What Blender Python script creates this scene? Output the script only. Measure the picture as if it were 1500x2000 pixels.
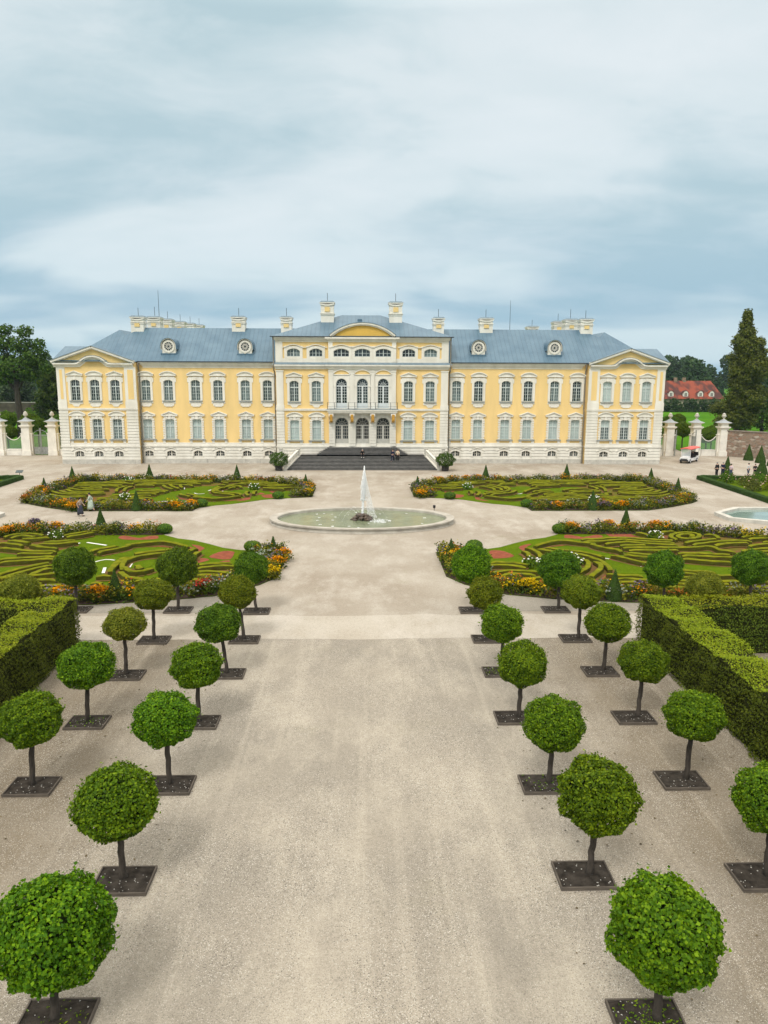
import bpy, bmesh, math, random
import numpy as np
from mathutils import Vector, Matrix
for _o in list(bpy.data.objects): bpy.data.objects.remove(_o)
S = bpy.context.scene
COL = S.collection
R = math.radians
# ------------------------------------------------------------------ camera
YAW, PITCH, ROLL, FPX = 0.0265, 0.1833, 0.0037, 1442.65
def cam_axes():
    f = Vector((math.sin(YAW)*math.cos(PITCH), math.cos(YAW)*math.cos(PITCH), -math.sin(PITCH)))
    r = f.cross(Vector((0, 0, 1))).normalized(); u = r.cross(f)
    c, s = math.cos(ROLL), math.sin(ROLL)
    return r*c+u*s, u*c-r*s, f
_r, _u, _f = cam_axes()
cam = bpy.data.cameras.new("camera"); cam_o = bpy.data.objects.new("camera", cam); COL.objects.link(cam_o)
cam.sensor_fit = 'VERTICAL'; cam.sensor_height = 24; cam.lens = 24*FPX/2000
cam.clip_start = .1; cam.clip_end = 6000
m = Matrix((( _r.x, _u.x, -_f.x, .066), (_r.y, _u.y, -_f.y, 0), (_r.z, _u.z, -_f.z, 12.504), (0, 0, 0, 1)))
cam_o.matrix_world = m
S.camera = cam_o
# ------------------------------------------------------------------ sky, sun, exposure
SUN_EL, SUN_AZ = R(52), R(205)       # azimuth clockwise from +y (the palace direction)
wd = bpy.data.worlds.new("World"); S.world = wd; wd.use_nodes = True
nt = wd.node_tree; nt.nodes.clear()
def N(t, nt_=None, **kw):
    n = (nt_ or nt).nodes.new(t)
    for k, v in kw.items(): setattr(n, k, v)
    return n
def LK(a, b, nt_=None): (nt_ or nt).links.new(a, b)
def mathn(nt_, op, a, b=None, clamp=False):
    n = N('ShaderNodeMath', nt_, operation=op, use_clamp=clamp)
    for i, v in enumerate((a, b)):
        if v is None: continue
        if isinstance(v, (int, float)): n.inputs[i].default_value = v
        else: LK(v, n.inputs[i], nt_)
    return n.outputs[0]
def mixc(nt_, fac, a, b, typ='MIX'):
    n = N('ShaderNodeMix', nt_, data_type='RGBA', blend_type=typ)
    if isinstance(fac, (int, float)): n.inputs[0].default_value = fac
    else: LK(fac, n.inputs[0], nt_)
    for i, v in ((6, a), (7, b)):
        if isinstance(v, tuple): n.inputs[i].default_value = (*v, 1) if len(v) == 3 else v
        else: LK(v, n.inputs[i], nt_)
    return n.outputs[2]
def ramp(nt_, fac, stops):
    n = N('ShaderNodeValToRGB', nt_); e = n.color_ramp.elements
    while len(e) < len(stops): e.new(.5)
    for q, (p, c) in zip(e, stops):
        q.position = p; q.color = (c, c, c, 1) if isinstance(c, (int, float)) else (*c, 1)
    LK(fac, n.inputs[0], nt_); return n.outputs[0]
sky = N('ShaderNodeTexSky', sky_type='NISHITA', sun_disc=False, sun_elevation=SUN_EL, sun_rotation=SUN_AZ, air_density=1, dust_density=2, ozone_density=1)
tc = N('ShaderNodeTexCoord'); sep = N('ShaderNodeSeparateXYZ'); LK(tc.outputs['Generated'], sep.inputs[0])
zz = mathn(nt, 'MAXIMUM', sep.outputs[2], 0.0); zc = mathn(nt, 'ADD', zz, .26)
cx_ = mathn(nt, 'DIVIDE', sep.outputs[0], zc); cy_ = mathn(nt, 'DIVIDE', sep.outputs[1], zc)
cmb = N('ShaderNodeCombineXYZ'); LK(cx_, cmb.inputs[0]); LK(cy_, cmb.inputs[1])
def cloud(scale, detail, rough, off, dist=.3):
    mp = N('ShaderNodeMapping'); LK(cmb.outputs[0], mp.inputs[0]); mp.inputs['Location'].default_value = off
    mp.inputs['Scale'].default_value = (.75, 1.15, 1)
    n = N('ShaderNodeTexNoise'); n.inputs['Scale'].default_value = scale; n.inputs['Detail'].default_value = detail
    n.inputs['Roughness'].default_value = rough; n.inputs['Distortion'].default_value = dist
    LK(mp.outputs[0], n.inputs['Vector']); return n.outputs[0]
n1 = cloud(1.35, 3, .5, (5.6, 2.2, 0), .5); n2 = cloud(3.8, 7, .6, (8.2, 4.4, 2), .4)
nn = mathn(nt, 'ADD', mathn(nt, 'MULTIPLY', n1, .66), mathn(nt, 'MULTIPLY', n2, .34))
cl = ramp(nt, nn, [(.385, (.46, .60, .65)), (.455, (.565, .68, .72)), (.525, (.67, .755, .785)), (.63, (.735, .80, .828))])
hor = ramp(nt, zz, [(.0, 0), (.05, .25), (.20, .85), (.34, 1)])
low = mixc(nt, ramp(nt, n1, [(.42, 0), (.58, 1)]), (.25, .44, .59), (.55, .70, .77))
cl = mixc(nt, hor, low, cl)
up = ramp(nt, zz, [(.40, 1), (.62, 0)])
boost = mathn(nt, 'ADD', 1.0, mathn(nt, 'MULTIPLY', mathn(nt, 'SUBTRACT', 1.0, up), .75))
vm = N('ShaderNodeVectorMath', operation='SCALE'); LK(cl, vm.inputs[0]); LK(mathn(nt, 'MULTIPLY', boost, 9.0), vm.inputs['Scale'])
cl2 = mixc(nt, mathn(nt, 'SUBTRACT', 1.0, up), vm.outputs[0], (15.5, 14.6, 13.2)); fin = mixc(nt, .93, sky.outputs[0], cl2)
bg = N('ShaderNodeBackground'); bg.inputs[1].default_value = .1; LK(fin, bg.inputs[0])
ow = N('ShaderNodeOutputWorld'); LK(bg.outputs[0], ow.inputs[0])
sl = bpy.data.lights.new("sun", 'SUN'); sl.energy = 1.5; sl.angle = R(14); sl.color = (1, .95, .88)
so = bpy.data.objects.new("sun", sl); COL.objects.link(so); so.location = (0, -40, 80)
sd = Vector((math.sin(SUN_AZ)*math.cos(SUN_EL), math.cos(SUN_AZ)*math.cos(SUN_EL), math.sin(SUN_EL)))
so.rotation_euler = sd.to_track_quat('Z', 'Y').to_euler()
vs = S.view_settings
vs.view_transform = 'Standard'; vs.look = 'None'; vs.gamma = 1; vs.exposure = 0.3; vs.use_curve_mapping = False
S.render.engine = 'CYCLES'
# ------------------------------------------------------------------ materials
MT = {}
def mat(name, c, rough=.85, var=.12, scale=4, bump=0, c2=None, spec=.3, detail=4, stretch=(1, 1, 1), bscale=None, metal=0, rs=(.3, .7)):
    if name in MT: return MT[name]
    m = bpy.data.materials.new(name); m.use_nodes = True; t = m.node_tree; b = t.nodes['Principled BSDF']
    b.inputs['Roughness'].default_value = rough; b.inputs['Specular IOR Level'].default_value = spec; b.inputs['Metallic'].default_value = metal
    g = N('ShaderNodeNewGeometry', t); mp = N('ShaderNodeMapping', t); mp.inputs['Scale'].default_value = stretch; LK(g.outputs['Position'], mp.inputs[0], t)
    n = N('ShaderNodeTexNoise', t); n.inputs['Scale'].default_value = scale; n.inputs['Detail'].default_value = detail; LK(mp.outputs[0], n.inputs['Vector'], t)
    c2 = c2 or tuple(max(0, x*(1-var*2)) for x in c)
    cc = mixc(t, ramp(t, n.outputs[0], [(rs[0], 0), (rs[1], 1)]), c2, tuple(min(1, x*(1+var*.3)) for x in c)); LK(cc, b.inputs['Base Color'], t)
    if bump:
        n2_ = N('ShaderNodeTexNoise', t); n2_.inputs['Scale'].default_value = bscale or scale*4; n2_.inputs['Detail'].default_value = 3; LK(mp.outputs[0], n2_.inputs['Vector'], t)
        bp = N('ShaderNodeBump', t); bp.inputs['Strength'].default_value = bump; bp.inputs['Distance'].default_value = .03; LK(n2_.outputs[0], bp.inputs['Height'], t); LK(bp.outputs[0], b.inputs['Normal'], t)
    m['pr'] = 1; MT[name] = m; return m
def leafmat(name, a, b_, c, trans=.3, rough=.6, spec=.16):
    """foliage: hue varies from leaf to leaf"""
    m = bpy.data.materials.new(name); m.use_nodes = True; t = m.node_tree; p = t.nodes['Principled BSDF']; out = t.nodes['Material Output']
    g = N('ShaderNodeNewGeometry', t); oi = N('ShaderNodeObjectInfo', t)
    n = N('ShaderNodeTexNoise', t); n.inputs['Scale'].default_value = 1.3; n.inputs['Detail'].default_value = 2; LK(g.outputs['Position'], n.inputs['Vector'], t)
    k = mathn(t, 'ADD', mathn(t, 'MULTIPLY', g.outputs['Random Per Island'], .62), mathn(t, 'MULTIPLY', n.outputs[0], .5))
    cc = N('ShaderNodeValToRGB', t); e = cc.color_ramp.elements; e.new(.5)
    for q, (ps, cl_) in zip(e, ((.12, a), (.55, b_), (1, c))): q.position = ps; q.color = (*cl_, 1)
    LK(k, cc.inputs[0], t)
    hs = N('ShaderNodeHueSaturation', t); LK(cc.outputs[0], hs.inputs['Color'], t)
    LK(mathn(t, 'ADD', .485, mathn(t, 'MULTIPLY', oi.outputs['Random'], .03)), hs.inputs['Hue'], t)
    LK(mathn(t, 'ADD', .88, mathn(t, 'MULTIPLY', oi.outputs['Random'], .24)), hs.inputs['Value'], t)
    LK(hs.outputs[0], p.inputs['Base Color'], t); p.inputs['Roughness'].default_value = rough; p.inputs['Specular IOR Level'].default_value = spec
    tr = N('ShaderNodeBsdfTranslucent', t); LK(mixc(t, 1.0, hs.outputs[0], (1.25, 1.15, .5), 'MULTIPLY'), tr.inputs[0], t)
    mx = N('ShaderNodeMixShader', t); mx.inputs[0].default_value = trans; LK(p.outputs[0], mx.inputs[1], t); LK(tr.outputs[0], mx.inputs[2], t); LK(mx.outputs[0], out.inputs[0], t)
    MT[name] = m; return m
def attrmat(name, rough=.7, trans=.2):
    m = bpy.data.materials.new(name); m.use_nodes = True; t = m.node_tree; p = t.nodes['Principled BSDF']; out = t.nodes['Material Output']
    a = N('ShaderNodeAttribute', t, attribute_name='tint'); g = N('ShaderNodeNewGeometry', t)
    v = mathn(t, 'ADD', .75, mathn(t, 'MULTIPLY', g.outputs['Random Per Island'], .5))
    sc = N('ShaderNodeVectorMath', t, operation='SCALE'); LK(a.outputs['Color'], sc.inputs[0], t); LK(v, sc.inputs['Scale'], t)
    LK(sc.outputs[0], p.inputs['Base Color'], t); p.inputs['Roughness'].default_value = rough; p.inputs['Specular IOR Level'].default_value = .02
    tr = N('ShaderNodeBsdfTranslucent', t); LK(sc.outputs[0], tr.inputs[0], t)
    mx = N('ShaderNodeMixShader', t); mx.inputs[0].default_value = trans; LK(p.outputs[0], mx.inputs[1], t); LK(tr.outputs[0], mx.inputs[2], t); LK(mx.outputs[0], out.inputs[0], t)
    MT[name] = m; return m
YEL = mat('yellow_stucco', (.83, .60, .26), .9, .10, .8, .1, bscale=30, stretch=(1, 1, .22), c2=(.73, .535, .235))
YEL2 = mat('ochre_stucco', (.72, .46, .10), .9, .06, .8, .1, bscale=30)
WHI = mat('white_stucco', (.79, .765, .69), .9, .05, 1.1, .12, bscale=25, stretch=(1, 1, .25), c2=(.68, .65, .57))
STONE = mat('pale_stone', (.55, .53, .47), .9, .12, 2.0, .2, bscale=20)
SILL = mat('sill_metal', (.30, .33, .33), .6, .1, 3)
def vary(m, lo, hi):
    t = m.node_tree; b = t.nodes['Principled BSDF']; src = b.inputs['Base Color'].links[0].from_socket; oi = N('ShaderNodeObjectInfo', t)
    sc = N('ShaderNodeVectorMath', t, operation='SCALE'); LK(src, sc.inputs[0], t); LK(mathn(t, 'ADD', lo, mathn(t, 'MULTIPLY', oi.outputs['Random'], hi-lo)), sc.inputs['Scale'], t); LK(sc.outputs[0], b.inputs['Base Color'], t)
FRAME = mat('window_paint', (.58, .64, .62), .6, .05, 3)
DOORP = mat('door_paint', (.50, .49, .44), .6, .08, 3)
BLIND = mat('blind', (.50, .60, .57), .35, .08, 1.2, spec=.6)
DARKG = mat('dark_glass', (.022, .032, .035), .08, .3, 1.5, spec=.6)
GREYG = mat('curtained_glass', (.16, .21, .21), .15, .25, 1.2, spec=.6)
vary(DARKG, .4, 2.2); vary(GREYG, .45, 1.35); vary(BLIND, .78, 1.08)
GUT = mat('dark_gutter', (.05, .06, .07), .5, .1, 3)
PIPE = mat('drain_pipe', (.20, .19, .16), .6, .1, 3)
STEP = mat('dark_step', (.045, .045, .048), .75, .2, 3, .2)
TREAD = mat('worn_tread', (.24, .235, .22), .8, .2, 2, .2)
GILT = mat('gilded_ochre', (.55, .30, .05), .6, .15, 4)
IRON = mat('dark_iron', (.03, .03, .032), .5, .1, 4)
BARK = mat('bark', (.072, .060, .049), .95, .25, 9, .8, stretch=(1, 1, .35))
DARKBARK = mat('dark_bark', (.055, .045, .036), .95, .25, 6, .8, stretch=(1, 1, .35))
SOIL = mat('soil', (.056, .048, .040), .97, .3, 5, .7, bscale=45, spec=.06)
PLANK = mat('weathered_plank', (.125, .105, .085), .9, .2, 3, .3, stretch=(1, 1, 6))
BEDSOIL = mat('bed_soil', (.075, .055, .04), .97, .3, 6, .6, spec=.06)
REDG = mat('red_grit', (.27, .082, .046), .95, .16, 3, .3, bscale=40, spec=.06)
WHG = mat('white_grit', (.78, .77, .74), .95, .08, 3, .2, spec=.06)
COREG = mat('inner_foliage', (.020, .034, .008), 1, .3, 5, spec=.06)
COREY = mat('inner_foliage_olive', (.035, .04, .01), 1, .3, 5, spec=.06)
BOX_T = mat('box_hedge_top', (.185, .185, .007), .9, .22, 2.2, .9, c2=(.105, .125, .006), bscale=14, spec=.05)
BOX_SHADED = mat('box_hedge_shaded_side', (.072, .082, .009), .95, .22, 2.5, .9, c2=(.065, .050, .012), bscale=14, spec=.05)  # older leaves and brown wood, with foliage self-shadow put into the dark colour
CONE_G = mat('yew_cone', (.042, .082, .014), .95, .25, 5, 1, bscale=22, spec=.06)
BALL_G = mat('clipped_ball', (.05, .105, .018), .95, .25, 5, 1, bscale=22, spec=.06)
LEAF = leafmat('leaf_green', (.022, .062, .002), (.085, .172, .003), (.25, .37, .008))
LEAFD = leafmat('leaf_deep', (.020, .056, .003), (.064, .138, .004), (.18, .29, .010))
LEAFO = leafmat('leaf_olive', (.046, .080, .003), (.122, .176, .005), (.28, .30, .012))
LEAFY = leafmat('leaf_yellow', (.060, .095, .006), (.150, .190, .012), (.33, .34, .035))
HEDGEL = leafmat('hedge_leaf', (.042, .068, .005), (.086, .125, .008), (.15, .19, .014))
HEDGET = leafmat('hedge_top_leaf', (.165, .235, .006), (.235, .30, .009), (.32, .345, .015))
TREEL = leafmat('tree_leaf', (.020, .046, .006), (.050, .096, .011), (.12, .175, .02), trans=.25)
TREEB = leafmat('brownish_leaf', (.038, .052, .007), (.088, .108, .013), (.18, .185, .03), trans=.25)
FORL = leafmat('forest_leaf', (.014, .036, .012), (.032, .068, .020), (.068, .10, .03), trans=.15)
TINT = attrmat('flower_tint')
SKIN = mat('skin', (.55, .34, .25), .6, .04, 5)
WATERW = mat('white_water', (.93, .95, .96), .3, .02, 4)
# ------------------------------------------------------------------ mesh helpers
class M:
    def __init__(s): s.v = []; s.f = []; s.mi = []
    def face(s, pts, k=0):
        i = len(s.v); s.v += [tuple(p) for p in pts]; s.f.append(tuple(range(i, i+len(pts)))); s.mi.append(k)
    def add(s, vs_, fs_, k=0):
        i = len(s.v); s.v += [tuple(p) for p in vs_]
        for f in fs_: s.f.append(tuple(a+i for a in f)); s.mi.append(k)
    def box(s, x0, x1, y0, y1, z0, z1, k=0):
        s.add([(x0,y0,z0),(x1,y0,z0),(x1,y1,z0),(x0,y1,z0),(x0,y0,z1),(x1,y0,z1),(x1,y1,z1),(x0,y1,z1)],
              [(0,3,2,1),(4,5,6,7),(0,1,5,4),(1,2,6,5),(2,3,7,6),(3,0,4,7)], k)
    def frust(s, x0, x1, y0, y1, z0, X0, X1, Y0, Y1, z1, k=0):
        s.add([(x0,y0,z0),(x1,y0,z0),(x1,y1,z0),(x0,y1,z0),(X0,Y0,z1),(X1,Y0,z1),(X1,Y1,z1),(X0,Y1,z1)],
              [(0,3,2,1),(4,5,6,7),(0,1,5,4),(1,2,6,5),(2,3,7,6),(3,0,4,7)], k)
    def prism(s, pts, y0, y1, k=0):
        """polygon in x,z (counter-clockwise seen from -y) pushed from y0 to y1"""
        n = len(pts); vv = [(x, y0, z) for x, z in pts]+[(x, y1, z) for x, z in pts]
        s.add(vv, [tuple(range(n)), tuple(range(2*n-1, n-1, -1))]+[(i, i+n, (i+1) % n+n, (i+1) % n) for i in range(n)], k)
    def flat(s, pts, z0, z1, k=0):
        n = len(pts); vv = [(x, y, z0) for x, y in pts]+[(x, y, z1) for x, y in pts]
        s.add(vv, [tuple(range(n-1, -1, -1)), tuple(range(n, 2*n))]+[(i, (i+1) % n, (i+1) % n+n, i+n) for i in range(n)], k)
    def ribbon(s, path, h, y0, y1, k=0):
        """band of height h laid on an x,z path"""
        P = [Vector(p) for p in path]; lo, hi = [], []
        for i, p in enumerate(P):
            t = (P[min(i+1, len(P)-1)]-P[max(i-1, 0)]).normalized(); n = Vector((-t.y, t.x))
            lo.append(p); hi.append(p+n*h)
        for i in range(len(P)-1):
            a, b, c, d = lo[i], lo[i+1], hi[i+1], hi[i]
            q = [(a.x,y0,a.y),(b.x,y0,b.y),(c.x,y0,c.y),(d.x,y0,d.y),(a.x,y1,a.y),(b.x,y1,b.y),(c.x,y1,c.y),(d.x,y1,d.y)]
            fs = [(0,1,2,3),(7,6,5,4),(0,4,5,1),(3,2,6,7)]
            if i == 0: fs.append((0,3,7,4))
            if i == len(P)-2: fs.append((1,5,6,2))
            s.add(q, fs, k)
    def lathe(s, prof, n=16, c=(0, 0, 0), sx=1, sy=1, k=0):
        vv = []; fs = []
        for r, z in prof:
            for i in range(n):
                a = 2*math.pi*i/n; vv.append((c[0]+r*sx*math.cos(a), c[1]+r*sy*math.sin(a), c[2]+z))
        for j in range(len(prof)-1):
            for i in range(n): fs.append((j*n+i, j*n+(i+1) % n, (j+1)*n+(i+1) % n, (j+1)*n+i))
        fs.append(tuple(range(n-1, -1, -1))); fs.append(tuple((len(prof)-1)*n+i for i in range(n)))
        s.add(vv, fs, k)
    def tube(s, pts, rs, n=8, k=0):
        P = [Vector(p) for p in pts]; vv = []; fs = []
        if isinstance(rs, (int, float)): rs = [rs]*len(P)
        for i, p in enumerate(P):
            t = (P[min(i+1, len(P)-1)]-P[max(i-1, 0)]).normalized()
            a = t.cross(Vector((.13, .99, .05)) if abs(t.y) < .9 else Vector((1, 0, 0))).normalized(); b = t.cross(a)
            for j in range(n):
                q = 2*math.pi*j/n; vv.append(p+(a*math.cos(q)+b*math.sin(q))*rs[i])
        for i in range(len(P)-1):
            for j in range(n): fs.append((i*n+j, i*n+(j+1) % n, (i+1)*n+(j+1) % n, (i+1)*n+j))
        fs.append(tuple(range(n-1, -1, -1))); fs.append(tuple((len(P)-1)*n+j for j in range(n)))
        s.add(vv, fs, k)
    def build(s, name, mats, parent=None, loc=(0, 0, 0), smooth=False):
        me = bpy.data.meshes.new(name); me.from_pydata(s.v, [], s.f)
        for q in (mats if isinstance(mats, (list, tuple)) else [mats]): me.materials.append(q)
        if any(s.mi): me.polygons.foreach_set('material_index', s.mi)
        if smooth: me.polygons.foreach_set('use_smooth', [True]*len(s.f))
        me.validate(); me.update()
        return link(name, me, parent, loc)
def link(name, me, parent=None, loc=(0, 0, 0)):
    o = bpy.data.objects.new(name, me); COL.objects.link(o); o.location = loc
    if parent: o.parent = parent
    return o
def arr(name, v, f, mats, parent=None, loc=(0, 0, 0), tint=None, mi=None, smooth=False):
    v = np.asarray(v, np.float32); f = np.asarray(f, np.int32); k = f.shape[1]
    me = bpy.data.meshes.new(name); me.vertices.add(len(v)); me.vertices.foreach_set('co', v.ravel())
    me.loops.add(f.size); me.loops.foreach_set('vertex_index', f.ravel()); me.polygons.add(len(f))
    me.polygons.foreach_set('loop_start', np.arange(0, f.size, k, dtype=np.int32)); me.polygons.foreach_set('loop_total', np.full(len(f), k, np.int32))
    for q in (mats if isinstance(mats, (list, tuple)) else [mats]): me.materials.append(q)
    if mi is not None: me.polygons.foreach_set('material_index', np.asarray(mi, np.int32))
    if smooth: me.polygons.foreach_set('use_smooth', np.ones(len(f), bool))
    me.update(calc_edges=True)
    if tint is not None:
        a = me.attributes.new('tint', 'FLOAT_COLOR', 'POINT'); a.data.foreach_set('color', np.asarray(tint, np.float32).ravel())
    return link(name, me, parent, loc)
def tag(o, label, cat, group=None, kind=None):
    if label: o['label'] = label
    if cat: o['category'] = cat
    if group: o['group'] = group
    if kind: o['kind'] = kind
    return o
def struct(o, label=None, cat=None):
    o['kind'] = 'structure'
    return tag(o, label, cat)
def empty(name, loc, label, cat, group=None, rz=0):
    o = bpy.data.objects.new(name, None); COL.objects.link(o); o.location = loc; o.rotation_euler = (0, 0, rz); o.empty_display_size = .3
    return tag(o, label, cat, group)
def dup(o, loc=None, parent=None, label=None, rz=None):
    c = o.copy(); COL.objects.link(c)
    if parent: c.parent = parent
    for ch in list(o.children): dup(ch, None, c)
    if loc is not None: c.location = loc
    if label: c['label'] = label
    if rz is not None: c.rotation_euler = (0, 0, rz)
    return c
def leaves(P, Nn, size, rng, jit=.55, droop=0.0, wide=.8):
    """leaf = two triangles folded along the midrib; returns verts, faces (one island per leaf)"""
    n = len(P); Nn = Nn+rng.normal(0, jit, (n, 3)); Nn /= np.linalg.norm(Nn, axis=1)[:, None]+1e-9
    t = rng.normal(0, 1, (n, 3)); t[:, 2] -= droop; t -= (t*Nn).sum(1)[:, None]*Nn; t /= np.linalg.norm(t, axis=1)[:, None]+1e-9
    b = np.cross(Nn, t); s = np.asarray(size)*rng.uniform(.7, 1.25, n); s = s[:, None]
    base = P-t*s*.5; tip = P+t*s*.5; mid = P-t*s*.08
    l = mid+b*s*.5*wide+Nn*s*.12; r = mid-b*s*.5*wide+Nn*s*.12
    v = np.stack([base, l, tip, r], 1).reshape(-1, 3)
    i = np.arange(n)[:, None]*4
    f = np.concatenate([i+np.array([[0, 2, 1]]), i+np.array([[0, 3, 2]])], 1).reshape(-1, 3)
    return v, f
def sph(n, rng):
    z = rng.uniform(-1, 1, n); a = rng.uniform(0, 2*np.pi, n); r = np.sqrt(1-z*z)
    return np.stack([r*np.cos(a), r*np.sin(a), z], 1)
def icos(r, c, sub=2, jit=0, seed=0):
    bm = bmesh.new(); bmesh.ops.create_icosphere(bm, subdivisions=sub, radius=1)
    rg = random.Random(seed); vs_ = []
    for v in bm.verts:
        k = 1+rg.uniform(-jit, jit); vs_.append((c[0]+v.co.x*r[0]*k, c[1]+v.co.y*r[1]*k, c[2]+v.co.z*r[2]*k))
    fs_ = [tuple(v.index for v in f.verts) for f in bm.faces]; bm.free(); return vs_, fs_
# ================================================================== setting: ground
def groundmat():
    m = bpy.data.materials.new('meadow'); m.use_nodes = True; t = m.node_tree; p = t.nodes['Principled BSDF']
    g = N('ShaderNodeNewGeometry', t); n = N('ShaderNodeTexNoise', t); n.inputs['Scale'].default_value = .05; n.inputs['Detail'].default_value = 6; LK(g.outputs['Position'], n.inputs['Vector'], t)
    LK(mixc(t, ramp(t, n.outputs[0], [(.35, 0), (.65, 1)]), (.045, .15, .004), (.075, .19, .006)), p.inputs['Base Color'], t); p.inputs['Roughness'].default_value = .95; p.inputs['Specular IOR Level'].default_value = .03
    return m
def sandmat(name, base, dark, pale, pebble=0.0, streak=0.0, green=0.0):
    m = bpy.data.materials.new(name); m.use_nodes = True; t = m.node_tree; p = t.nodes['Principled BSDF']; p.inputs['Roughness'].default_value = .95; p.inputs['Specular IOR Level'].default_value = .06
    g = N('ShaderNodeNewGeometry', t); pos = g.outputs['Position']
    def noise(sc, det=5, ro=.6, st=(1, 1, 1), of=(0, 0, 0)):
        mp = N('ShaderNodeMapping', t); mp.inputs['Scale'].default_value = st; mp.inputs['Location'].default_value = of; LK(pos, mp.inputs[0], t)
        n = N('ShaderNodeTexNoise', t); n.inputs['Scale'].default_value = sc; n.inputs['Detail'].default_value = det; n.inputs['Roughness'].default_value = ro; LK(mp.outputs[0], n.inputs['Vector'], t); return n.outputs[0]
    c = mixc(t, ramp(t, noise(.13, 6, .62), [(.36, 0), (.64, 1)]), dark, base)
    c = mixc(t, ramp(t, noise(.38, 7, .7, (1, .5, 1), (5, 2, 0)), [(.46, 0), (.68, 1)]), c, pale)
    if streak:
        sx_ = N('ShaderNodeSeparateXYZ', t); LK(pos, sx_.inputs[0], t); ax_ = mathn(t, 'ADD', mathn(t, 'ABSOLUTE', sx_.outputs[0]), mathn(t, 'MULTIPLY', noise(.35, 5, .6), 5.0))
        earth = mathn(t, 'MULTIPLY', ramp(t, mathn(t, 'DIVIDE', ax_, 20), [(.42, 0), (.60, 1)]), .75); c = mixc(t, earth, c, (.165, .132, .088))
    if streak:
        s1 = noise(1.15, 4, .55, (1, .035, 1), (9, 0, 0)); c = mixc(t, mathn(t, 'MULTIPLY', ramp(t, s1, [(.40, 0), (.62, 1)]), streak), c, tuple(x*.72 for x in base))
        s2 = noise(1.7, 4, .55, (1, .03, 1), (2, 7, 0)); c = mixc(t, mathn(t, 'MULTIPLY', ramp(t, s2, [(.55, 0), (.7, 1)]), streak), c, tuple(min(1, x*1.2) for x in pale))
    if green: c = mixc(t, mathn(t, 'MULTIPLY', ramp(t, noise(.22, 6, .7, (1, 1.6, 1), (31, 4, 0)), [(.60, 0), (.74, 1)]), green), c, (.19, .19, .075))
    for sc_, dk, lt in ((26, .60, 1.22), (7, .80, 1.10)):
        fine = noise(sc_, 4, .75); c = mixc(t, ramp(t, fine, [(.28, 1), (.48, 0)]), c, mixc(t, 1.0, c, (dk, dk, dk*.98), 'MULTIPLY')); c = mixc(t, ramp(t, fine, [(.54, 0), (.72, 1)]), c, mixc(t, 1.0, c, (lt, lt, lt), 'MULTIPLY'))
    if pebble:
        dens = ramp(t, noise(.33, 6, .65, (1, .6, 1), (2, 9, 3)), [(.34, .3), (.58, 1)])
        for sc, col, th, am in ((27, (.58, .55, .49), .80, .9), (44, (.54, .51, .45), .62, .9), (21, (.07, .06, .055), .87, .7), (34, (.10, .09, .075), .58, .8)):
            v = N('ShaderNodeTexVoronoi', t); v.inputs['Scale'].default_value = sc; LK(pos, v.inputs['Vector'], t)
            sp = N('ShaderNodeSeparateColor', t); LK(v.outputs['Color'], sp.inputs[0], t)
            on = mathn(t, 'GREATER_THAN', sp.outputs[0], th); core = mathn(t, 'LESS_THAN', v.outputs['Distance'], .36)
            c = mixc(t, mathn(t, 'MULTIPLY', mathn(t, 'MULTIPLY', on, core), mathn(t, 'MULTIPLY', dens, am*pebble)), c, col)
    LK(c, p.inputs['Base Color'], t)
    bp = N('ShaderNodeBump', t); bp.inputs['Strength'].default_value = .5; bp.inputs['Distance'].default_value = .04; LK(noise(30, 4, .7), bp.inputs['Height'], t); LK(bp.outputs[0], p.inputs['Normal'], t)
    return m
GRAV = sandmat('avenue_gravel', (.365, .325, .265), (.265, .24, .20), (.45, .405, .33), 1.0, .26, .12)
SAND = sandmat('court_sand', (.39, .35, .29), (.31, .265, .21), (.46, .42, .36), .3, 0, .45)
PATH = sandmat('path_sand', (.475, .435, .37), (.40, .355, .29), (.52, .48, .42), .2, 0, 0)
PATHD = sandmat('parterre_path', (.31, .285, .24), (.26, .235, .195), (.35, .325, .275), .4, 0, .1)
MEAD = groundmat()
def sheet(name, pts, z, mt):
    b = M(); b.face([(x, y, z) for x, y in pts]); return b.build(name, mt)
struct(sheet('ground', [(-2500, -300), (2500, -300), (2500, 4000), (-2500, 4000)], -.012, MEAD))
struct(sheet('court', [(-75, -30), (75, -30), (75, 117.2), (-75, 117.2)], 0, SAND))
# the avenue: gravel with a wavering far edge against the cross path
rg = random.Random(4)
ed = [(x, 34.0+rg.uniform(-.22, .22)) for x in np.linspace(30, -30, 60)]
struct(sheet('gravel_avenue', [(-30, -20), (30, -20)]+ed, .004, GRAV))
ed2 = [(x, 37.5+rg.uniform(-.18, .18)) for x in np.linspace(60, -60, 90)]
ed3 = [(x, 33.9+rg.uniform(-.12, .12)) for x in np.linspace(-60, 60, 90)]
struct(sheet('cross_path', ed3+ed2, .008, PATH))
for s in (-1, 1):
    pts = [(s*x, y) for x, y in ((6.3, 38.0), (46, 38.0), (46, 40.4), (11, 40.6), (8.6, 40.9), (6.8, 42.6))]
    struct(sheet('parterre_path', pts if s > 0 else pts[::-1], .012, PATHD))
struct(sheet('gravel_path', [(60, 156), (260, 163), (260, 167), (60, 159)], .02, SAND))
struct(sheet('garden_path', [(48.3, 117.2), (52.8, 117.2), (58, 160), (52, 160)], .016, SAND))
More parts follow.
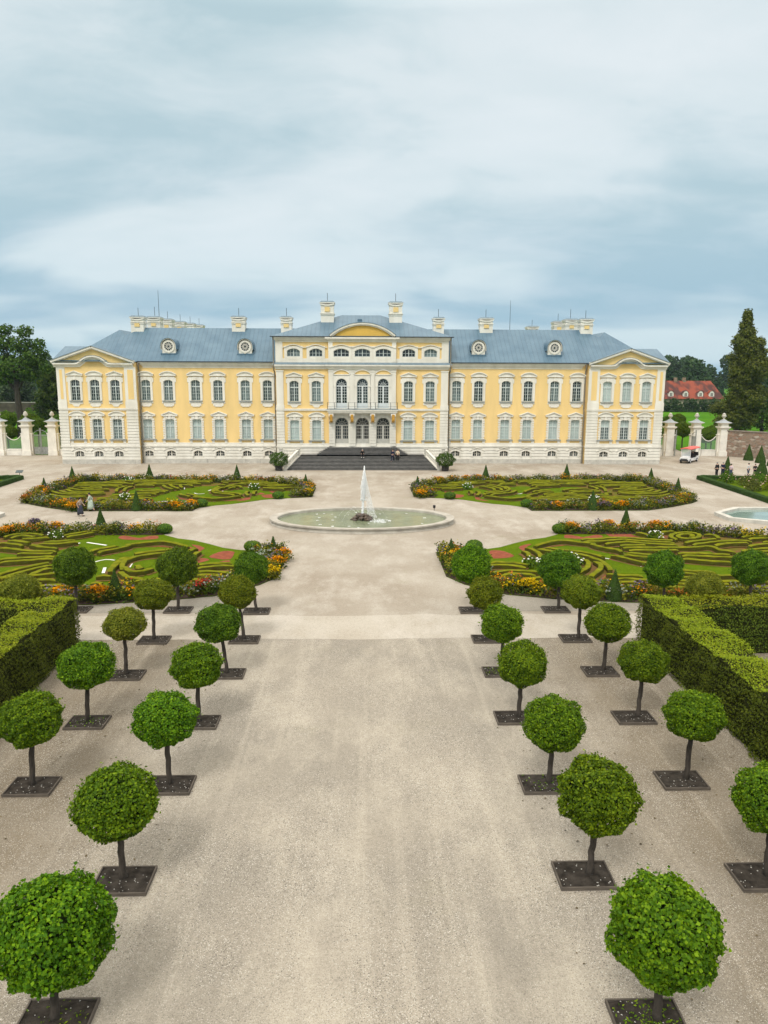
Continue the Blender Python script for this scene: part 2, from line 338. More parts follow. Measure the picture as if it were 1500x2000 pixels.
# ================================================================== palace
PX, PY = -.0, 105.1
pal = empty('palace', (0, PY, 0), 'long yellow and white baroque palace with grey-blue metal roof behind the fountain', 'palace')
def seam_roof():
    m = bpy.data.materials.new('standing_seam_roof'); m.use_nodes = True; t = m.node_tree; p = t.nodes['Principled BSDF']
    p.inputs['Roughness'].default_value = .42; p.inputs['Metallic'].default_value = .25
    g = N('ShaderNodeNewGeometry', t); sp = N('ShaderNodeSeparateXYZ', t); LK(g.outputs['Position'], sp.inputs[0], t)
    sn = N('ShaderNodeSeparateXYZ', t); LK(g.outputs['True Normal'], sn.inputs[0], t)
    side = mathn(t, 'GREATER_THAN', mathn(t, 'ABSOLUTE', sn.outputs[0]), mathn(t, 'ABSOLUTE', sn.outputs[1]))
    co = N('ShaderNodeMix', t, data_type='FLOAT'); LK(side, co.inputs[0], t); LK(sp.outputs[0], co.inputs[2], t); LK(sp.outputs[1], co.inputs[3], t)
    u = mathn(t, 'DIVIDE', co.outputs[0], .62); fr = mathn(t, 'FRACT', u); line = mathn(t, 'LESS_THAN', fr, .13)
    wn = N('ShaderNodeTexWhiteNoise', t, noise_dimensions='2D'); cb = N('ShaderNodeCombineXYZ', t); LK(mathn(t, 'FLOOR', u), cb.inputs[0], t)
    LK(mathn(t, 'FLOOR', mathn(t, 'DIVIDE', sp.outputs[2], 1.3)), cb.inputs[1], t); LK(cb.outputs[0], wn.inputs[0], t)
    n = N('ShaderNodeTexNoise', t); n.inputs['Scale'].default_value = .5; n.inputs['Detail'].default_value = 5; LK(g.outputs['Position'], n.inputs['Vector'], t)
    c = mixc(t, ramp(t, n.outputs[0], [(.35, 0), (.7, 1)]), (.080, .152, .215), (.118, .202, .268))
    c = mixc(t, mathn(t, 'MULTIPLY', wn.outputs[0], .15), c, (.17, .245, .295)); c = mixc(t, mathn(t, 'MULTIPLY', line, .28), c, (.045, .08, .11))
    LK(c, p.inputs['Base Color'], t)
    bp = N('ShaderNodeBump', t); bp.inputs['Strength'].default_value = .6; bp.inputs['Distance'].default_value = .05; LK(line, bp.inputs['Height'], t); LK(bp.outputs[0], p.inputs['Normal'], t)
    return m
ROOF = seam_roof()
LEAD = mat('lead_cap', (.17, .235, .28), .5, .12, 2)
def panel(b, x0, x1, z0, z1, y, ops, k=0):
    """flat wall with rectangular openings ops = (x0,x1,z0,z1)"""
    xs = sorted({x0, x1, *[v for o in ops for v in o[:2] if x0 < v < x1]}); zs = sorted({z0, z1, *[v for o in ops for v in o[2:] if z0 < v < z1]})
    for i in range(len(xs)-1):
        for j in range(len(zs)-1):
            cx, cz = (xs[i]+xs[i+1])/2, (zs[j]+zs[j+1])/2
            if any(o[0] < cx < o[1] and o[2] < cz < o[3] for o in ops): continue
            b.face([(xs[i], y, zs[j]), (xs[i+1], y, zs[j]), (xs[i+1], y, zs[j+1]), (xs[i], y, zs[j+1])], k)
def courses(b, x0, x1, z0, z1, h, gap, y0, y1, ops=(), k=0):
    z = z0
    while z < z1-.05:
        zt = min(z+h-gap, z1); segs = [(x0, x1)]
        for o in ops:
            if o[2] < zt and o[3] > z:
                ns = []
                for a, c in segs:
                    if o[1] <= a or o[0] >= c: ns.append((a, c)); continue
                    if o[0] > a: ns.append((a, o[0]))
                    if o[1] < c: ns.append((o[1], c))
                segs = ns
        for a, c in segs: b.box(a, c, y0, y1, z, zt, k)
        z += h
def outline(w, h, rise, n=10):
    a = w/2; zs = h-rise; pts = [(-a, 0), (-a, zs)]
    Rr = (a*a+rise*rise)/(2*rise); cz = h-Rr; th = math.asin(min(1, a/Rr))
    if rise >= a*.999: th = math.pi/2
    for i in range(1, n): q = -th+2*th*i/n; pts.append((Rr*math.sin(q), cz+Rr*math.cos(q)))
    return pts+[(a, zs), (a, 0)]
def ring(b, inn, out, yf, yb, yo=0.0, k=0, ko=None):
    """front face between inn and out at yf, reveal inn back to yb, outside edge back to yo"""
    for i in range(len(inn)-1):
        a, c = inn[i], inn[i+1]; A, C = out[i], out[i+1]
        b.face([(A[0], yf, A[1]), (a[0], yf, a[1]), (c[0], yf, c[1]), (C[0], yf, C[1])], k)
        b.face([(a[0], yf, a[1]), (a[0], yb, a[1]), (c[0], yb, c[1]), (c[0], yf, c[1])], k if ko is None else ko)
        b.face([(A[0], yf, A[1]), (C[0], yf, C[1]), (C[0], yo, C[1]), (A[0], yo, A[1])], k)
def grow(inn, w, top):
    a0 = max(p[0] for p in inn); return [(-w/2 if abs(p[0]+a0) < 1e-6 else w/2 if abs(p[0]-a0) < 1e-6 else p[0]*w/2/a0, p[1] if i in (0, len(inn)-1) else top if i not in (1, len(inn)-2) else top) for i, p in enumerate(inn)]
def sash(w, h, rise, cols, rows, transom=None, t=.07, bar=.035, mull=.11, panelh=0, y=.2, k=0, fan=False, nomull=False):
    """window joinery inside an arched opening; origin at the middle of its foot"""
    b = M(); o = outline(w, h, rise); i_ = [(x*(1-2*t/w), z*(1-t/h)+(t if z == 0 else 0)) for x, z in o]
    ring(b, i_, o, y, y+.1, y+.1, k); b.box(-w/2, w/2, y+.001, y+.1, 0, t, k)
    a = w/2
    def top(x):
        zs = h-rise; Rr = (a*a+rise*rise)/(2*rise); return h-Rr+math.sqrt(max(0, Rr*Rr-x*x))-.02
    lim = transom if (fan and transom) else None
    if not nomull: b.box(-mull/2, mull/2, y-.02, y+.09, t, lim or top(0), k)
    for c in range(1, cols):
        x = -a+w*c/cols
        if abs(x) < .02 and not nomull: continue
        b.box(x-bar/2, x+bar/2, y+.012, y+.08, max(t, panelh), lim or top(x), k)
    zt = transom or (h-rise*.4)
    for r in range(1, rows): z = panelh+(zt-panelh)*r/rows; b.box(-a+.01, a-.01, y+.016, y+.075, z-bar/2, z+bar/2, k)
    if transom:
        b.box(-a+.005, a-.005, y-.03, y+.085, transom-.075, transom+.075, k)
        if fan:
            r0 = rise*.52; zc = transom+.06
            for q in range(1, 6):
                th = math.pi*q/6; b.tube([(.12*math.cos(th), y+.05, zc+.12*math.sin(th)), (rise*.97*math.cos(th), y+.05, zc+rise*.93*math.sin(th))], .022, 4, k)
            b.tube([(r0*math.cos(math.pi*q/10), y+.05, zc+r0*math.sin(math.pi*q/10)) for q in range(11)], .024, 4, k)
        elif h-transom > .5: b.box(-a+.01, a-.01, y+.016, y+.075, (h+transom)/2-bar/2-.02, (h+transom)/2+bar/2-.02, k)
    if panelh: b.box(-a+.02, a-.02, y+.01, y+.09, t*.9, panelh, k); b.box(-a+.15, -.1, y-.008, y+.03, .16, panelh-.1, k); b.box(.1, a-.15, y-.008, y+.03, .16, panelh-.1, k)
    return b
def pane(w, h, rise, y=.275): b = M(); b.face([(x*.99, y, z) for x, z in outline(w, h, rise)]); return b
def hood(w, z, h, kind, p=.26, ty=0):
    """pediment over a window: z is its foot"""
    b = M(); b.box(-w/2, w/2, -p+.04, -.001, z, z+.13)
    if kind == 't': path = [(-w/2-.02, z+.14), (0, z+h-.12), (w/2+.02, z+.14)]
    else:
        r = h-.26; a = w/2; Rr = (a*a+r*r)/(2*r); th = math.asin(a/Rr)
        path = [(Rr*math.sin(q), z+.14+r-Rr+Rr*math.cos(q)) for q in np.linspace(-th, th, 11)]
    b.ribbon([(-x, zz) for x, zz in path][::-1] if path[0][0] > 0 else path, .12, -p, -.002)
    b.prism([(path[0][0]+.05, z+.131)]+[(path[-1][0]-.05, z+.131)]+[q for q in path[::-1][1:-1]], -.09, -.003, ty)
    return b
W_W = 1.28
MESH = {}
def me_of(key, b, mats):
    o = b.build(key, mats); me = o.data; bpy.data.objects.remove(o); MESH[key] = me; return me
# --- joinery, panes, surrounds (shared meshes)
me_of('win_up', sash(W_W, 2.9, .28, 4, 4, 1.95), FRAME); me_of('pane_up', pane(W_W, 2.9, .28), DARKG)
me_of('win_gr', sash(W_W, 2.84, .12, 4, 4, 1.8), FRAME); me_of('pane_gr', pane(W_W, 2.84, .12), BLIND)
me_of('win_base', sash(1.25, .84, .26, 4, 2, None, .06, .04, .16), WHI); me_of('pane_base', pane(1.25, .84, .26), DARKG)
me_of('win_attic', sash(1.8, 1.1, .34, 4, 2, None, .06, .045, .1), FRAME); me_of('pane_attic', pane(1.8, 1.1, .34), DARKG)
me_of('win_attic_c', sash(2.15, 1.1, .36, 4, 2, None, .06, .045, .1), FRAME); me_of('pane_attic_c', pane(2.15, 1.1, .36), DARKG)
b = M(); i_ = outline(W_W, 2.9, .28); o_ = grow(i_, 1.92, 3.32); ring(b, i_, o_, -.10, .3); b.box(-1.12, -.9601, -.085, 0, 2.55, 3.15); b.box(.9601, 1.12, -.085, 0, 2.55, 3.15); b.box(-.17, .17, -.16, -.1005, 2.86, 3.3); me_of('sur_up', b, WHI)
b = M(); i_ = outline(W_W, 2.84, .12); o_ = grow(i_, 1.5, 3.1); ring(b, i_, o_, -.09, .3)
for q in range(9):
    z = .02+q*.33
    for s in (-1, 1): b.box(min(s*.7501, s*(1.0 if q % 2 else .96)), max(s*.7501, s*(1.0 if q % 2 else .96)), -.13, 0, z, z+.25)
    if q > 7: continue
b.box(-.19, .19, -.17, -.0905, 2.8, 3.25); b.prism([(-.75, 3.02), (-.35, 2.9), (-.28, 3.2), (-.85, 3.2)], -.13, -.0906); b.prism([(.35, 2.9), (.75, 3.02), (.85, 3.2), (.28, 3.2)], -.13, -.0906); me_of('sur_gr', b, WHI)
b = M(); i_ = outline(1.25, .84, .26); o_ = grow(i_, 1.56, 1.02); ring(b, i_, o_, -.12, .3); b.ribbon([(-1.12, .78), (-.78, .95), (0, 1.28), (.78, .95), (1.12, .78)], .09, -.2, -.05); me_of('sur_base', b, WHI)
for key, w in (('attic', 1.8), ('attic_c', 2.15)):
    b = M(); i_ = outline(w, 1.1, .35); o_ = grow(i_, w+.75, 1.42); ring(b, i_, o_, -.09, .3); b.box(-w/2-.37, w/2+.37, -.088, 0, -.3, 0)
    b.ribbon([(-w/2-.62, 1.18), (-w/2-.38, 1.22), (-.5, 1.5), (0, 1.58), (.5, 1.5), (w/2+.38, 1.22), (w/2+.62, 1.18)], .1, -.2, -.05)
    b.prism([(-.5, -.42), (.5, -.42), (.75, -.3), (-.75, -.3)], -.1, 0); me_of('sur_'+key, b, WHI)
for kd in 'ta': me_of('hood_up'+kd, hood(2.24, 3.42, .68, kd), WHI); me_of('hood_gr'+kd, hood(2.24, 3.24, .70, kd), WHI)
b = M(); b.box(-.86, .86, -.24, .02, -.14, -.02); me_of('sill_up', b, SILL)
b = M(); b.box(-1.18, 1.18, -.26, .02, -.16, -.02); me_of('sill_gr', b, SILL)
b = M(); b.box(-.72, .72, -.08, 0, -.72, -.15); b.box(-.95, .95, -.06, 0, -.40, -.15); b.box(-.5, .5, -.11, 0, -.84, -.721); me_of('apron_sq', b, WHI)
b = M(); b.prism([(-.95, -.15), (-.95, -.42), (-.55, -.5), (-.3, -.82), (.3, -.82), (.55, -.5), (.95, -.42), (.95, -.15)], -.08, 0); me_of('apron_cut', b, WHI)
b = M(); b.box(-.18, .18, -.1, 0, -.62, -.161); me_of('foot_gr', b, WHI)
OPS = []
def window(x, z, y, kind, hd=None, glass=None, apron=None):
    w = link('window', MESH['win_'+kind], pal, (x, y, z))
    pn = link('pane', MESH['pane_'+kind], w)
    if glass is not None:
        pn.material_slots[0].link = 'OBJECT'; pn.material_slots[0].material = glass
    link('surround', MESH['sur_'+kind], w)
    if hd: link('pediment', MESH['hood_'+kind+hd], w)
    if kind in ('up', 'gr'): link('sill', MESH['sill_'+kind], w)
    if apron == 'foot_gr':
        for q in (-.9, .9): link('sill_block', MESH[apron], w, (q, 0, 0))
    elif apron: link('apron', MESH[apron], w)
    ww, hh = {'up': (W_W, 2.9), 'gr': (W_W, 2.84), 'base': (1.25, .84), 'attic': (1.8, 1.1), 'attic_c': (2.15, 1.1)}[kind]
    OPS.append((x-ww/2, x+ww/2, z, z+hh)); return w
XW = {-1: (-40.1, -37.42, -34.62), 1: (34.4, 37.2, 39.98)}
XM = {-1: (-30.69, -27.55, -23.74, -20.6, -16.76, -13.66), 1: (13.14, 16.27, 20.19, 23.38, 27.16, 30.36)}
for s in (-1, 1):
    for i, x in enumerate(XW[s]):
        window(x, 8.86, 0, 'up', 'ta'[i % 2], BLIND if s > 0 else DARKG, ('apron_cut', 'apron_sq')[i % 2])
        window(x, 3.5, 0, 'gr', 'a', GREYG, 'foot_gr'); window(x, 1.0, 0, 'base', None, DARKG)
    for i, x in enumerate(XM[s]):
        window(x, 8.86, 1, 'up', 'a', (GREYG, DARKG)[i % 2] if s > 0 else GREYG, 'apron_sq'); window(x, 3.45, 1, 'gr', 't', BLIND, 'foot_gr')
        window(x, .98, 1, 'base', None, DARKG)
for i, x in enumerate((-9.8, -6.7, 6.22, 9.28)):
    window(x, 8.80, 0, 'up', 't', GREYG, 'apron_cut'); window(x, 3.4, 0, 'gr', 'a', BLIND, 'foot_gr'); window(x+(.0), 15.0, 0, 'attic', None, GREYG if i in (0, 3) else DARKG)
XC = (-3.16, -.24, 2.68)
for i, x in enumerate(XC): window(x, 15.0, -.2, 'attic_c', None, DARKG)
# lowered half blinds in the right wing's ground floor
b = M(); b.face([(-.6, .262, 1.8), (.6, .262, 1.8), (.6, .262, 2.75), (-.6, .262, 2.75)]); hb = b.build('blind', BLIND); hbm = hb.data; bpy.data.objects.remove(hb)
for o in list(pal.children):
    if o.name.startswith('window') and o.location.x > 34 and 3 < o.location.z < 4: link('half_blind', hbm, o)
# --- french windows and entrance doors in the middle
b = sash(1.56, 4.16, .77, 4, 6, 3.1, .07, .04, .22, .75, fan=True); me_of('french', b, mat('grey_white_paint', (.66, .70, .70), .6, .04, 3)); me_of('pane_french', pane(1.56, 4.16, .77), DARKG)
b = sash(1.92, 4.2, .95, 6, 4, 3.05, .1, .04, .3, 1.15, fan=True, y=.32); me_of('door', b, DOORP); me_of('pane_door', pane(1.92, 4.2, .95, .40), DARKG)
b = M(); i_ = outline(1.56, 4.16, .77); ring(b, i_, grow(i_, 2.3, 4.55), -.12, .3); b.box(-1.15, -.7801, -.17, -.1205, 3.0, 3.2); b.box(.7801, 1.15, -.17, -.1205, 3.0, 3.2); me_of('sur_french', b, WHI); me_of('hood_french', hood(2.3, 4.6, .8, 'a', .24, 1), [WHI, YEL])
b = M(); i_ = outline(1.92, 4.2, .95, 14); ring(b, i_, grow(i_, 2.9, 4.75), -.02, .45); i2 = [(p[0]*1.02, p[1]) for p in i_]; o2 = [(p[0]*1.26, p[1]*1.055 if p[1] > .1 else 0) for p in i_]; ring(b, i2, o2, -.09, -.02, -.02)
b.box(-.2, .2, -.2, -.0905, 4.1, 4.7); me_of('sur_door', b, WHI)
for x in XC:
    w = link('french_window', MESH['french'], pal, (x, -.2, 7.87)); link('pane', MESH['pane_french'], w); link('surround', MESH['sur_french'], w); link('pediment', MESH['hood_french'], w)
    OPS.append((x-.78, x+.78, 7.87, 12.03))
    d = link('entrance_door', MESH['door'], pal, (x, -.2, 2.44)); link('pane', MESH['pane_door'], d); link('surround', MESH['sur_door'], d); OPS.append((x-.96, x+.96, 2.44, 6.64))
# --- walls
b = M()
for s in (-1, 1):
    x0, x1 = sorted((s*31.7, s*42.5)); panel(b, x0, x1, 2.4, 14.1, 0, OPS); panel(b, x0, x1, -.1, 2.45, .02, OPS, 1)
    xm = (-31.75, -12.29) if s < 0 else (11.8, 31.75); panel(b, *xm, 2.4, 14.2, 1, OPS); panel(b, *xm, -.1, 2.45, 1.02, OPS, 1)
    for xx in (s*42.5, s*31.7): b.face([(xx, 0, -.1), (xx, 60 if abs(xx) > 40 else 1.0, -.1), (xx, 60 if abs(xx) > 40 else 1.0, 14.1), (xx, 0, 14.1)])
    b.face([(s*31, 14, -.1), (s*31, 60, -.1), (s*31, 60, 14.1), (s*31, 14, 14.1)])
for xx in (-12.29, 11.8): b.face([(xx, 0, -.1), (xx, 12.5, -.1), (xx, 12.5, 17.3), (xx, 0, 17.3)])
b.face([(-42.5, 60, -.1), (42.5, 60, -.1), (42.5, 60, 14.1), (-42.5, 60, 14.1)])
panel(b, -12.29, 11.8, 2.4, 17.3, 0, [o for o in OPS if not (-4.5 < (o[0]+o[1])/2 < 4)]+[(-4.95, 4.45, 2.4, 17.3)])
panel(b, -4.95, 4.45, 2.4, 13.3, -.2, OPS, 1); panel(b, -4.95, 4.45, 13.3, 17.3, -.2, OPS)
for xx in (-4.95, 4.45): b.face([(xx, -.2, 2.4), (xx, 0, 2.4), (xx, 0, 17.3), (xx, -.2, 17.3)])
panel(b, -12.29, 11.8, -.1, 2.45, .02, [], 1)
b.build('wall', [YEL, WHI], pal)
# --- plinth: courses of white render over pale footing stones
b = M(); base_ops = [(o[0]-.15, o[1]+.15, o[2]-.02, o[3]+.2) for o in OPS if o[2] < 1.5]
rg = random.Random(3)
for x0, x1, y in ((-42.58, -31.62, 0), (31.62, 42.58, 0), (-31.61, -12.37, 1), (11.88, 31.61, 1), (-12.38, 11.89, 0)):
    courses(b, x0, x1, .62, 2.3, .42, .075, y-.1, y+.01, base_ops, 0)
    xx = x0
    while xx < x1-.1:
        xe = min(x1, xx+rg.uniform(1.9, 3.4)); b.box(xx+.015, xe-.015, y-.16, y+.012, -.1, .6, 1); xx = xe
    b.box(x0-.06, x1+.06, y-.2, y+.013, 2.42, 2.56, 0); b.box(x0-.03, x1+.03, y-.15, y+.014, 2.3, 2.42, 0); b.box(x0, x1, y-.07, y+.0, 2.56, 2.95, 0)
b.build('plinth', [WHI, STONE], pal)
# --- pilasters
def pil(x0, x1, y, kind):
    b = M()
    if kind == 'rust': courses(b, x0, x1, 2.57, 7.5, .41, .085, y-.16, y-.002); b.box(x0+.04, x1-.04, y-.05, y-.001, 2.6, 7.5)
    elif kind == 'panel':
        b.box(x0, x1, y-.08, y-.002, 7.86, 13.45); b.box(x0-.05, x1+.05, y-.13, y-.001, 7.84, 8.75)
        b.box(x0+.42, x1-.35, y-.095, y-.0805, 9.05, 13.1, 1)
    else: b.box(x0, x1, y-.12, y-.002, 7.86, 13.1); b.box(x0-.07, x1+.07, y-.17, y-.001, 7.84, 8.3); b.box(x0-.06, x1+.06, y-.18, y-.001, 12.95, 13.12)
    return b.build('pilaster', [WHI, YEL], pal)
for s in (-1, 1):
    for a, c in ((42.56, 41.3), (33.25, 31.64)):
        x0, x1 = sorted((s*a, s*c)); pil(x0, x1, 0, 'rust'); x0, x1 = sorted((s*a, s*(c+(.1 if a > 40 else .05)))); pil(x0, x1, 0, 'panel')
for a, c in ((-12.34, -11.22), (10.72, 11.85)): pil(a, c, 0, 'rust'); pil(a+.08, c-.05, 0, 'plain')
for a in (-4.97, -2.03, .84, 3.82): pil(a, a+.63, -.2, 'plain')
for a, c in ((-4.97, -4.15), (-2.17, -1.23), (.75, 1.69), (3.67, 4.47)): pil(a, c, -.2, 'rust')
for a, c, y in ((-12.3, -11.3, 0), (10.8, 11.8, 0), (-4.96, -4.36, -.2), (3.86, 4.46, -.2)):
    b = M(); b.box(a, c, y-.1, y-.002, 14.3, 17.0); b.build('attic_pilaster', WHI, pal)
# --- string courses and cornices
b = M()
for x0, x1, y in ((-42.6, -31.6, 0), (31.6, 42.6, 0), (-12.38, -5.0, 0), (4.5, 11.9, 0)): b.box(x0, x1, y-.2, y+.003, 7.66, 7.83); b.box(x0+.03, x1-.03, y-.16, y+.004, 7.52, 7.66)
b.build('string_course', WHI, pal)
def corn(b, x0, x1, y, z, steps):
    for dz0, dz1, p in steps: b.box(x0-p*.9, x1+p*.9, y-p, y+.02, z+dz0, z+dz1)
ST = ((-.75, -.5, .06), (-.5, -.32, .18), (-.32, -.12, .36), (-.12, .02, .5))
b = M(); 
for x0, x1 in ((-30.9, -12.95), (12.5, 30.9)): corn(b, x0, x1, 1, 14.15, ST)
corn(b, -12.2, 11.7, 0, 13.9, ((-.62, -.4, .2), (-.4, -.2, .34), (-.2, 0, .5))); corn(b, -4.95, 4.45, -.2, 13.9, ((-.62, -.4, .21), (-.4, -.2, .35), (-.2, .001, .51)))
corn(b, -12.2, 11.7, 0, 17.62, ((-.66, -.42, .12), (-.42, -.22, .3), (-.22, 0, .5))); corn(b, -4.95, 4.45, -.2, 17.62, ((-.66, -.42, .13), (-.42, -.22, .31), (-.22, .001, .51)))
b.box(-12.3, 11.8, -.075, -.001, 14.2, 14.75); b.box(-4.96, 4.46, -.275, -.2, 14.2, 14.7)
b.build('cornice', WHI, pal)
b = M(); b.frust(-12.9, 12.4, -.52, .0, 13.905, -12.4, 11.9, -.05, 0, 14.22); b.frust(-5.5, 5.0, -.73, -.2, 13.906, -5.0, 4.5, -.25, -.2, 14.2); b.build('cornice_roof', LEAD, pal)
for x0, x1, y0, y1, z0, z1 in ((-31.6, -12.4, .36, .62, 14.16, 14.3), (11.95, 31.6, .36, .62, 14.16, 14.3), (-12.95, 12.45, -.7, -.45, 17.62, 17.74)):
    b = M(); b.box(x0, x1, y0, y1, z0, z1); b.build('gutter', GUT, pal)
for x, y in ((-31.45, .75), (31.45, .75)): b = M(); b.tube([(x, y-.3, 14.2), (x, y-.2, 13.5), (x, y+.1, 13.0), (x, y+.1, 7.8), (x, y-.05, 7.5), (x, y-.05, 2.7), (x, y-.15, 2.4), (x, y-.15, .1)], .1, 8); b.build('drainpipe', PIPE, pal)
for x in (-12.55, 12.05): b = M(); b.tube([(x, -.55, 17.6), (x, -.3, 17.2), (x, -.2, 14.4), (x, -.5, 13.9), (x, -.3, 13.2), (x, .6, 12.8), (x, .7, 7.7), (x, .7, .3)], .09, 8); b.build('drainpipe', PIPE, pal)
# --- roofs
b = M()
def hip(b, x0, x1, y0, y1, z0, rx0, rx1, ry0, ry1, z1, k=0):
    A, B_, C_, D = (x0, y0, z0), (x1, y0, z0), (x1, y1, z0), (x0, y1, z0)
    if abs(ry0-ry1) < 1e-6: P_, Q = (rx0, ry0, z1), (rx1, ry0, z1); b.face([A, B_, Q, P_], k); b.face([C_, D, P_, Q], k); b.face([B_, C_, Q], k); b.face([D, A, P_], k)
    else: P_, Q = (rx0, ry0, z1), (rx0, ry1, z1); b.face([B_, C_, Q, P_], k); b.face([D, A, P_, Q], k); b.face([A, B_, P_], k); b.face([C_, D, Q], k)
hip(b, -43.0, 43.0, .42, 14.5, 14.22, -32.15, 32.2, 7.4, 7.4, 19.22)
for s in (-1, 1): hip(b, *sorted((s*43.0, s*30.0)), 3, 60.5, 14.2, s*36.4, s*36.4, 9.0, 54, 19.0)
for s, cx, zt in ((-1, -37.4, 16.28), (1, 37.25, 16.28)):
    for q in (-1, 1): b.face([(cx+q*5.7, -.62, 14.2), (cx, -.62, zt), (cx, 6.0, zt), (cx+q*5.7, 6.0, 14.2)])
    e = s*43.05
    for q in (-1, 1): b.face([(e, 5.0+q*5.55, 14.2), (e, 5.0, 16.42), (s*35.5, 5.0, 16.42), (s*35.5, 5.0+q*5.55, 14.2)])
    b.face([(e, -.55, 14.2), (e, 10.55, 14.2), (e, 5.0, 16.42)])
b.build('roof', ROOF, pal)
b = M(); hip(b, -12.98, 12.48, -.68, 14.4, 17.7, -3.25, 2.4, 6.9, 6.9, 21.13)
b.box(-.95, -.3, 4.6, 5.6, 20.05, 20.42); b.build('centre_roof', ROOF, pal)
# --- segmental pediment of the centre and pedimented cornices of the wings
b = M(); a, r = 4.42, 1.62; Rr = (a*a+r*r)/(2*r); th = math.asin(a/Rr)
arc = [(-.2+Rr*math.sin(q), 17.72+r-Rr+Rr*math.cos(q)) for q in np.linspace(-th, th, 25)]
b.ribbon(arc, .26, -.86, -.3); b.ribbon([(x*.975, z-.16) for x, z in arc], .17, -.7, -.3)
b.prism([(x*.95, max(17.66, z-.12)) for x, z in arc][::-1], -.45, -.3, 1)
arc2 = [(-.2+(Rr+.24)*math.sin(q), 17.72+r-Rr+(Rr+.24)*math.cos(q)) for q in np.linspace(-th, th, 25)]
b.ribbon(arc2, .05, -.92, 3.2, 2); b.build('pediment', [WHI, YEL2, ROOF], pal)
for s, cx in ((-1, -37.4), (1, 37.25)):
    b = M(); L0 = 5.45
    def path(zb, hw, rise):
        Rq = (hw*hw+rise*rise)/(2*rise); tq = math.asin(hw/Rq)*.86; top = zb+rise
        mid = [(cx+Rq*math.sin(q), top-Rq+Rq*math.cos(q)) for q in np.linspace(-tq, tq, 15)]
        return [(cx-L0, zb), (cx-hw-.55, zb), (cx-hw-.1, zb+.06)]+mid+[(cx+hw+.1, zb+.06), (cx+hw+.55, zb), (cx+L0, zb)]
    b.ribbon(path(13.42, 1.75, .92), .22, -.12, -.002); b.ribbon(path(13.64, 1.85, .96), .16, -.3, -.003); b.ribbon(path(13.8, 1.95, 1.0), .2, -.5, -.004)
    b.ribbon(path(14.0, 2.05, 1.02), .03, -.53, -.005, 2)
    tym = [(cx-5.3, 14.03), (cx+5.3, 14.03), (cx, 16.0)]; b.prism(tym, -.1, -.006, 1)
    for q in (-1, 1):
        pa = [(cx+q*5.62, 14.05), (cx, 16.0)]; pa = pa if q < 0 else pa[::-1]
        b.ribbon(pa, .28, -.6, -.05); b.ribbon([(x, z-.14) for x, z in pa], .15, -.4, -.05); b.ribbon([(x, z+.28) for x, z in pa], .05, -.68, 0, 2)
    b.build('wing_pediment', [WHI, YEL, LEAD], pal)
# --- chimneys
def chimney(x, y, w, z0, z1, d=1.5, big=False, rod=1.2):
    w *= .92; b = M(); b.box(-w/2, w/2, -d/2, d/2, z0, z1-.35, 0)
    for dz, p in ((.95, .07), (.75, .1)) if not big else ((1.75, .08), (1.55, .13)): b.box(-w/2-p, w/2+p, -d/2-p, d/2+p, z1-dz-.1, z1-dz, 0)
    n = 9; prof = []
    for i in range(n+1): q = -1+2*i/n; prof.append((q*(w/2+.1), z1-.38-.16*(1-q*q)))
    b.ribbon(prof, .2, -d/2-.12, d/2+.12, 0); b.box(-w/2-.16, w/2+.16, -d/2-.16, d/2+.16, z1-.2, z1-.05, 0)
    ph = .5 if not big else .62; zp = z1-.72 if big else z1-.95; b.box(-.36, .36, -d/2-.11, -d/2, zp-ph, zp, 1)
    o = b.build('chimney', [WHI, YEL], pal, (x, y, 0))
    c = M(); c.frust(-w/2-.18, w/2+.18, -d/2-.18, d/2+.18, z1-.05, -w/2+.1, w/2-.1, -d/2+.1, d/2-.1, z1+.16); c.build('cap', LEAD, o)
    c = M(); c.tube([(0, 0, z1+.1), (0, 0, z1+.1+rod)], .035, 5); c.build('lightning_rod', IRON, o)
for x in (-5.26, 4.55): chimney(x, 5.0, 2.0, 18.3, 22.75, 1.6, True)
for x in (-11.2, 10.8): chimney(x, 5.4, 1.65, 17.5, 20.65)
for x in (-18.4, 18.05): chimney(x, 7.4, 2.05, 18.4, 20.8)
for x in (-33.05, 32.95): chimney(x, 7.4, 1.95, 17.4, 20.75, 1.7)
for s, ys in ((-1, (20, 28, 37, 45, 53)), (1, (20, 28))):
    for i, y in enumerate(ys): chimney(s*34.1, y, 2.2 if i == 0 else 1.9, 17.5, 21.6+i*.22, 2.0, rod=1.3 if i else 1.6)
chimney(32.2, 40, 2.2, 18, 21.7, 2)
for x, y, z0, z1 in ((-34.2, 23, 21, 26.2), (26.0, 30, 19, 25.6)):
    b = M(); b.tube([(x, y, z0), (x, y, z1)], [.05, .025], 5); b.build('aerial_mast', IRON, pal)
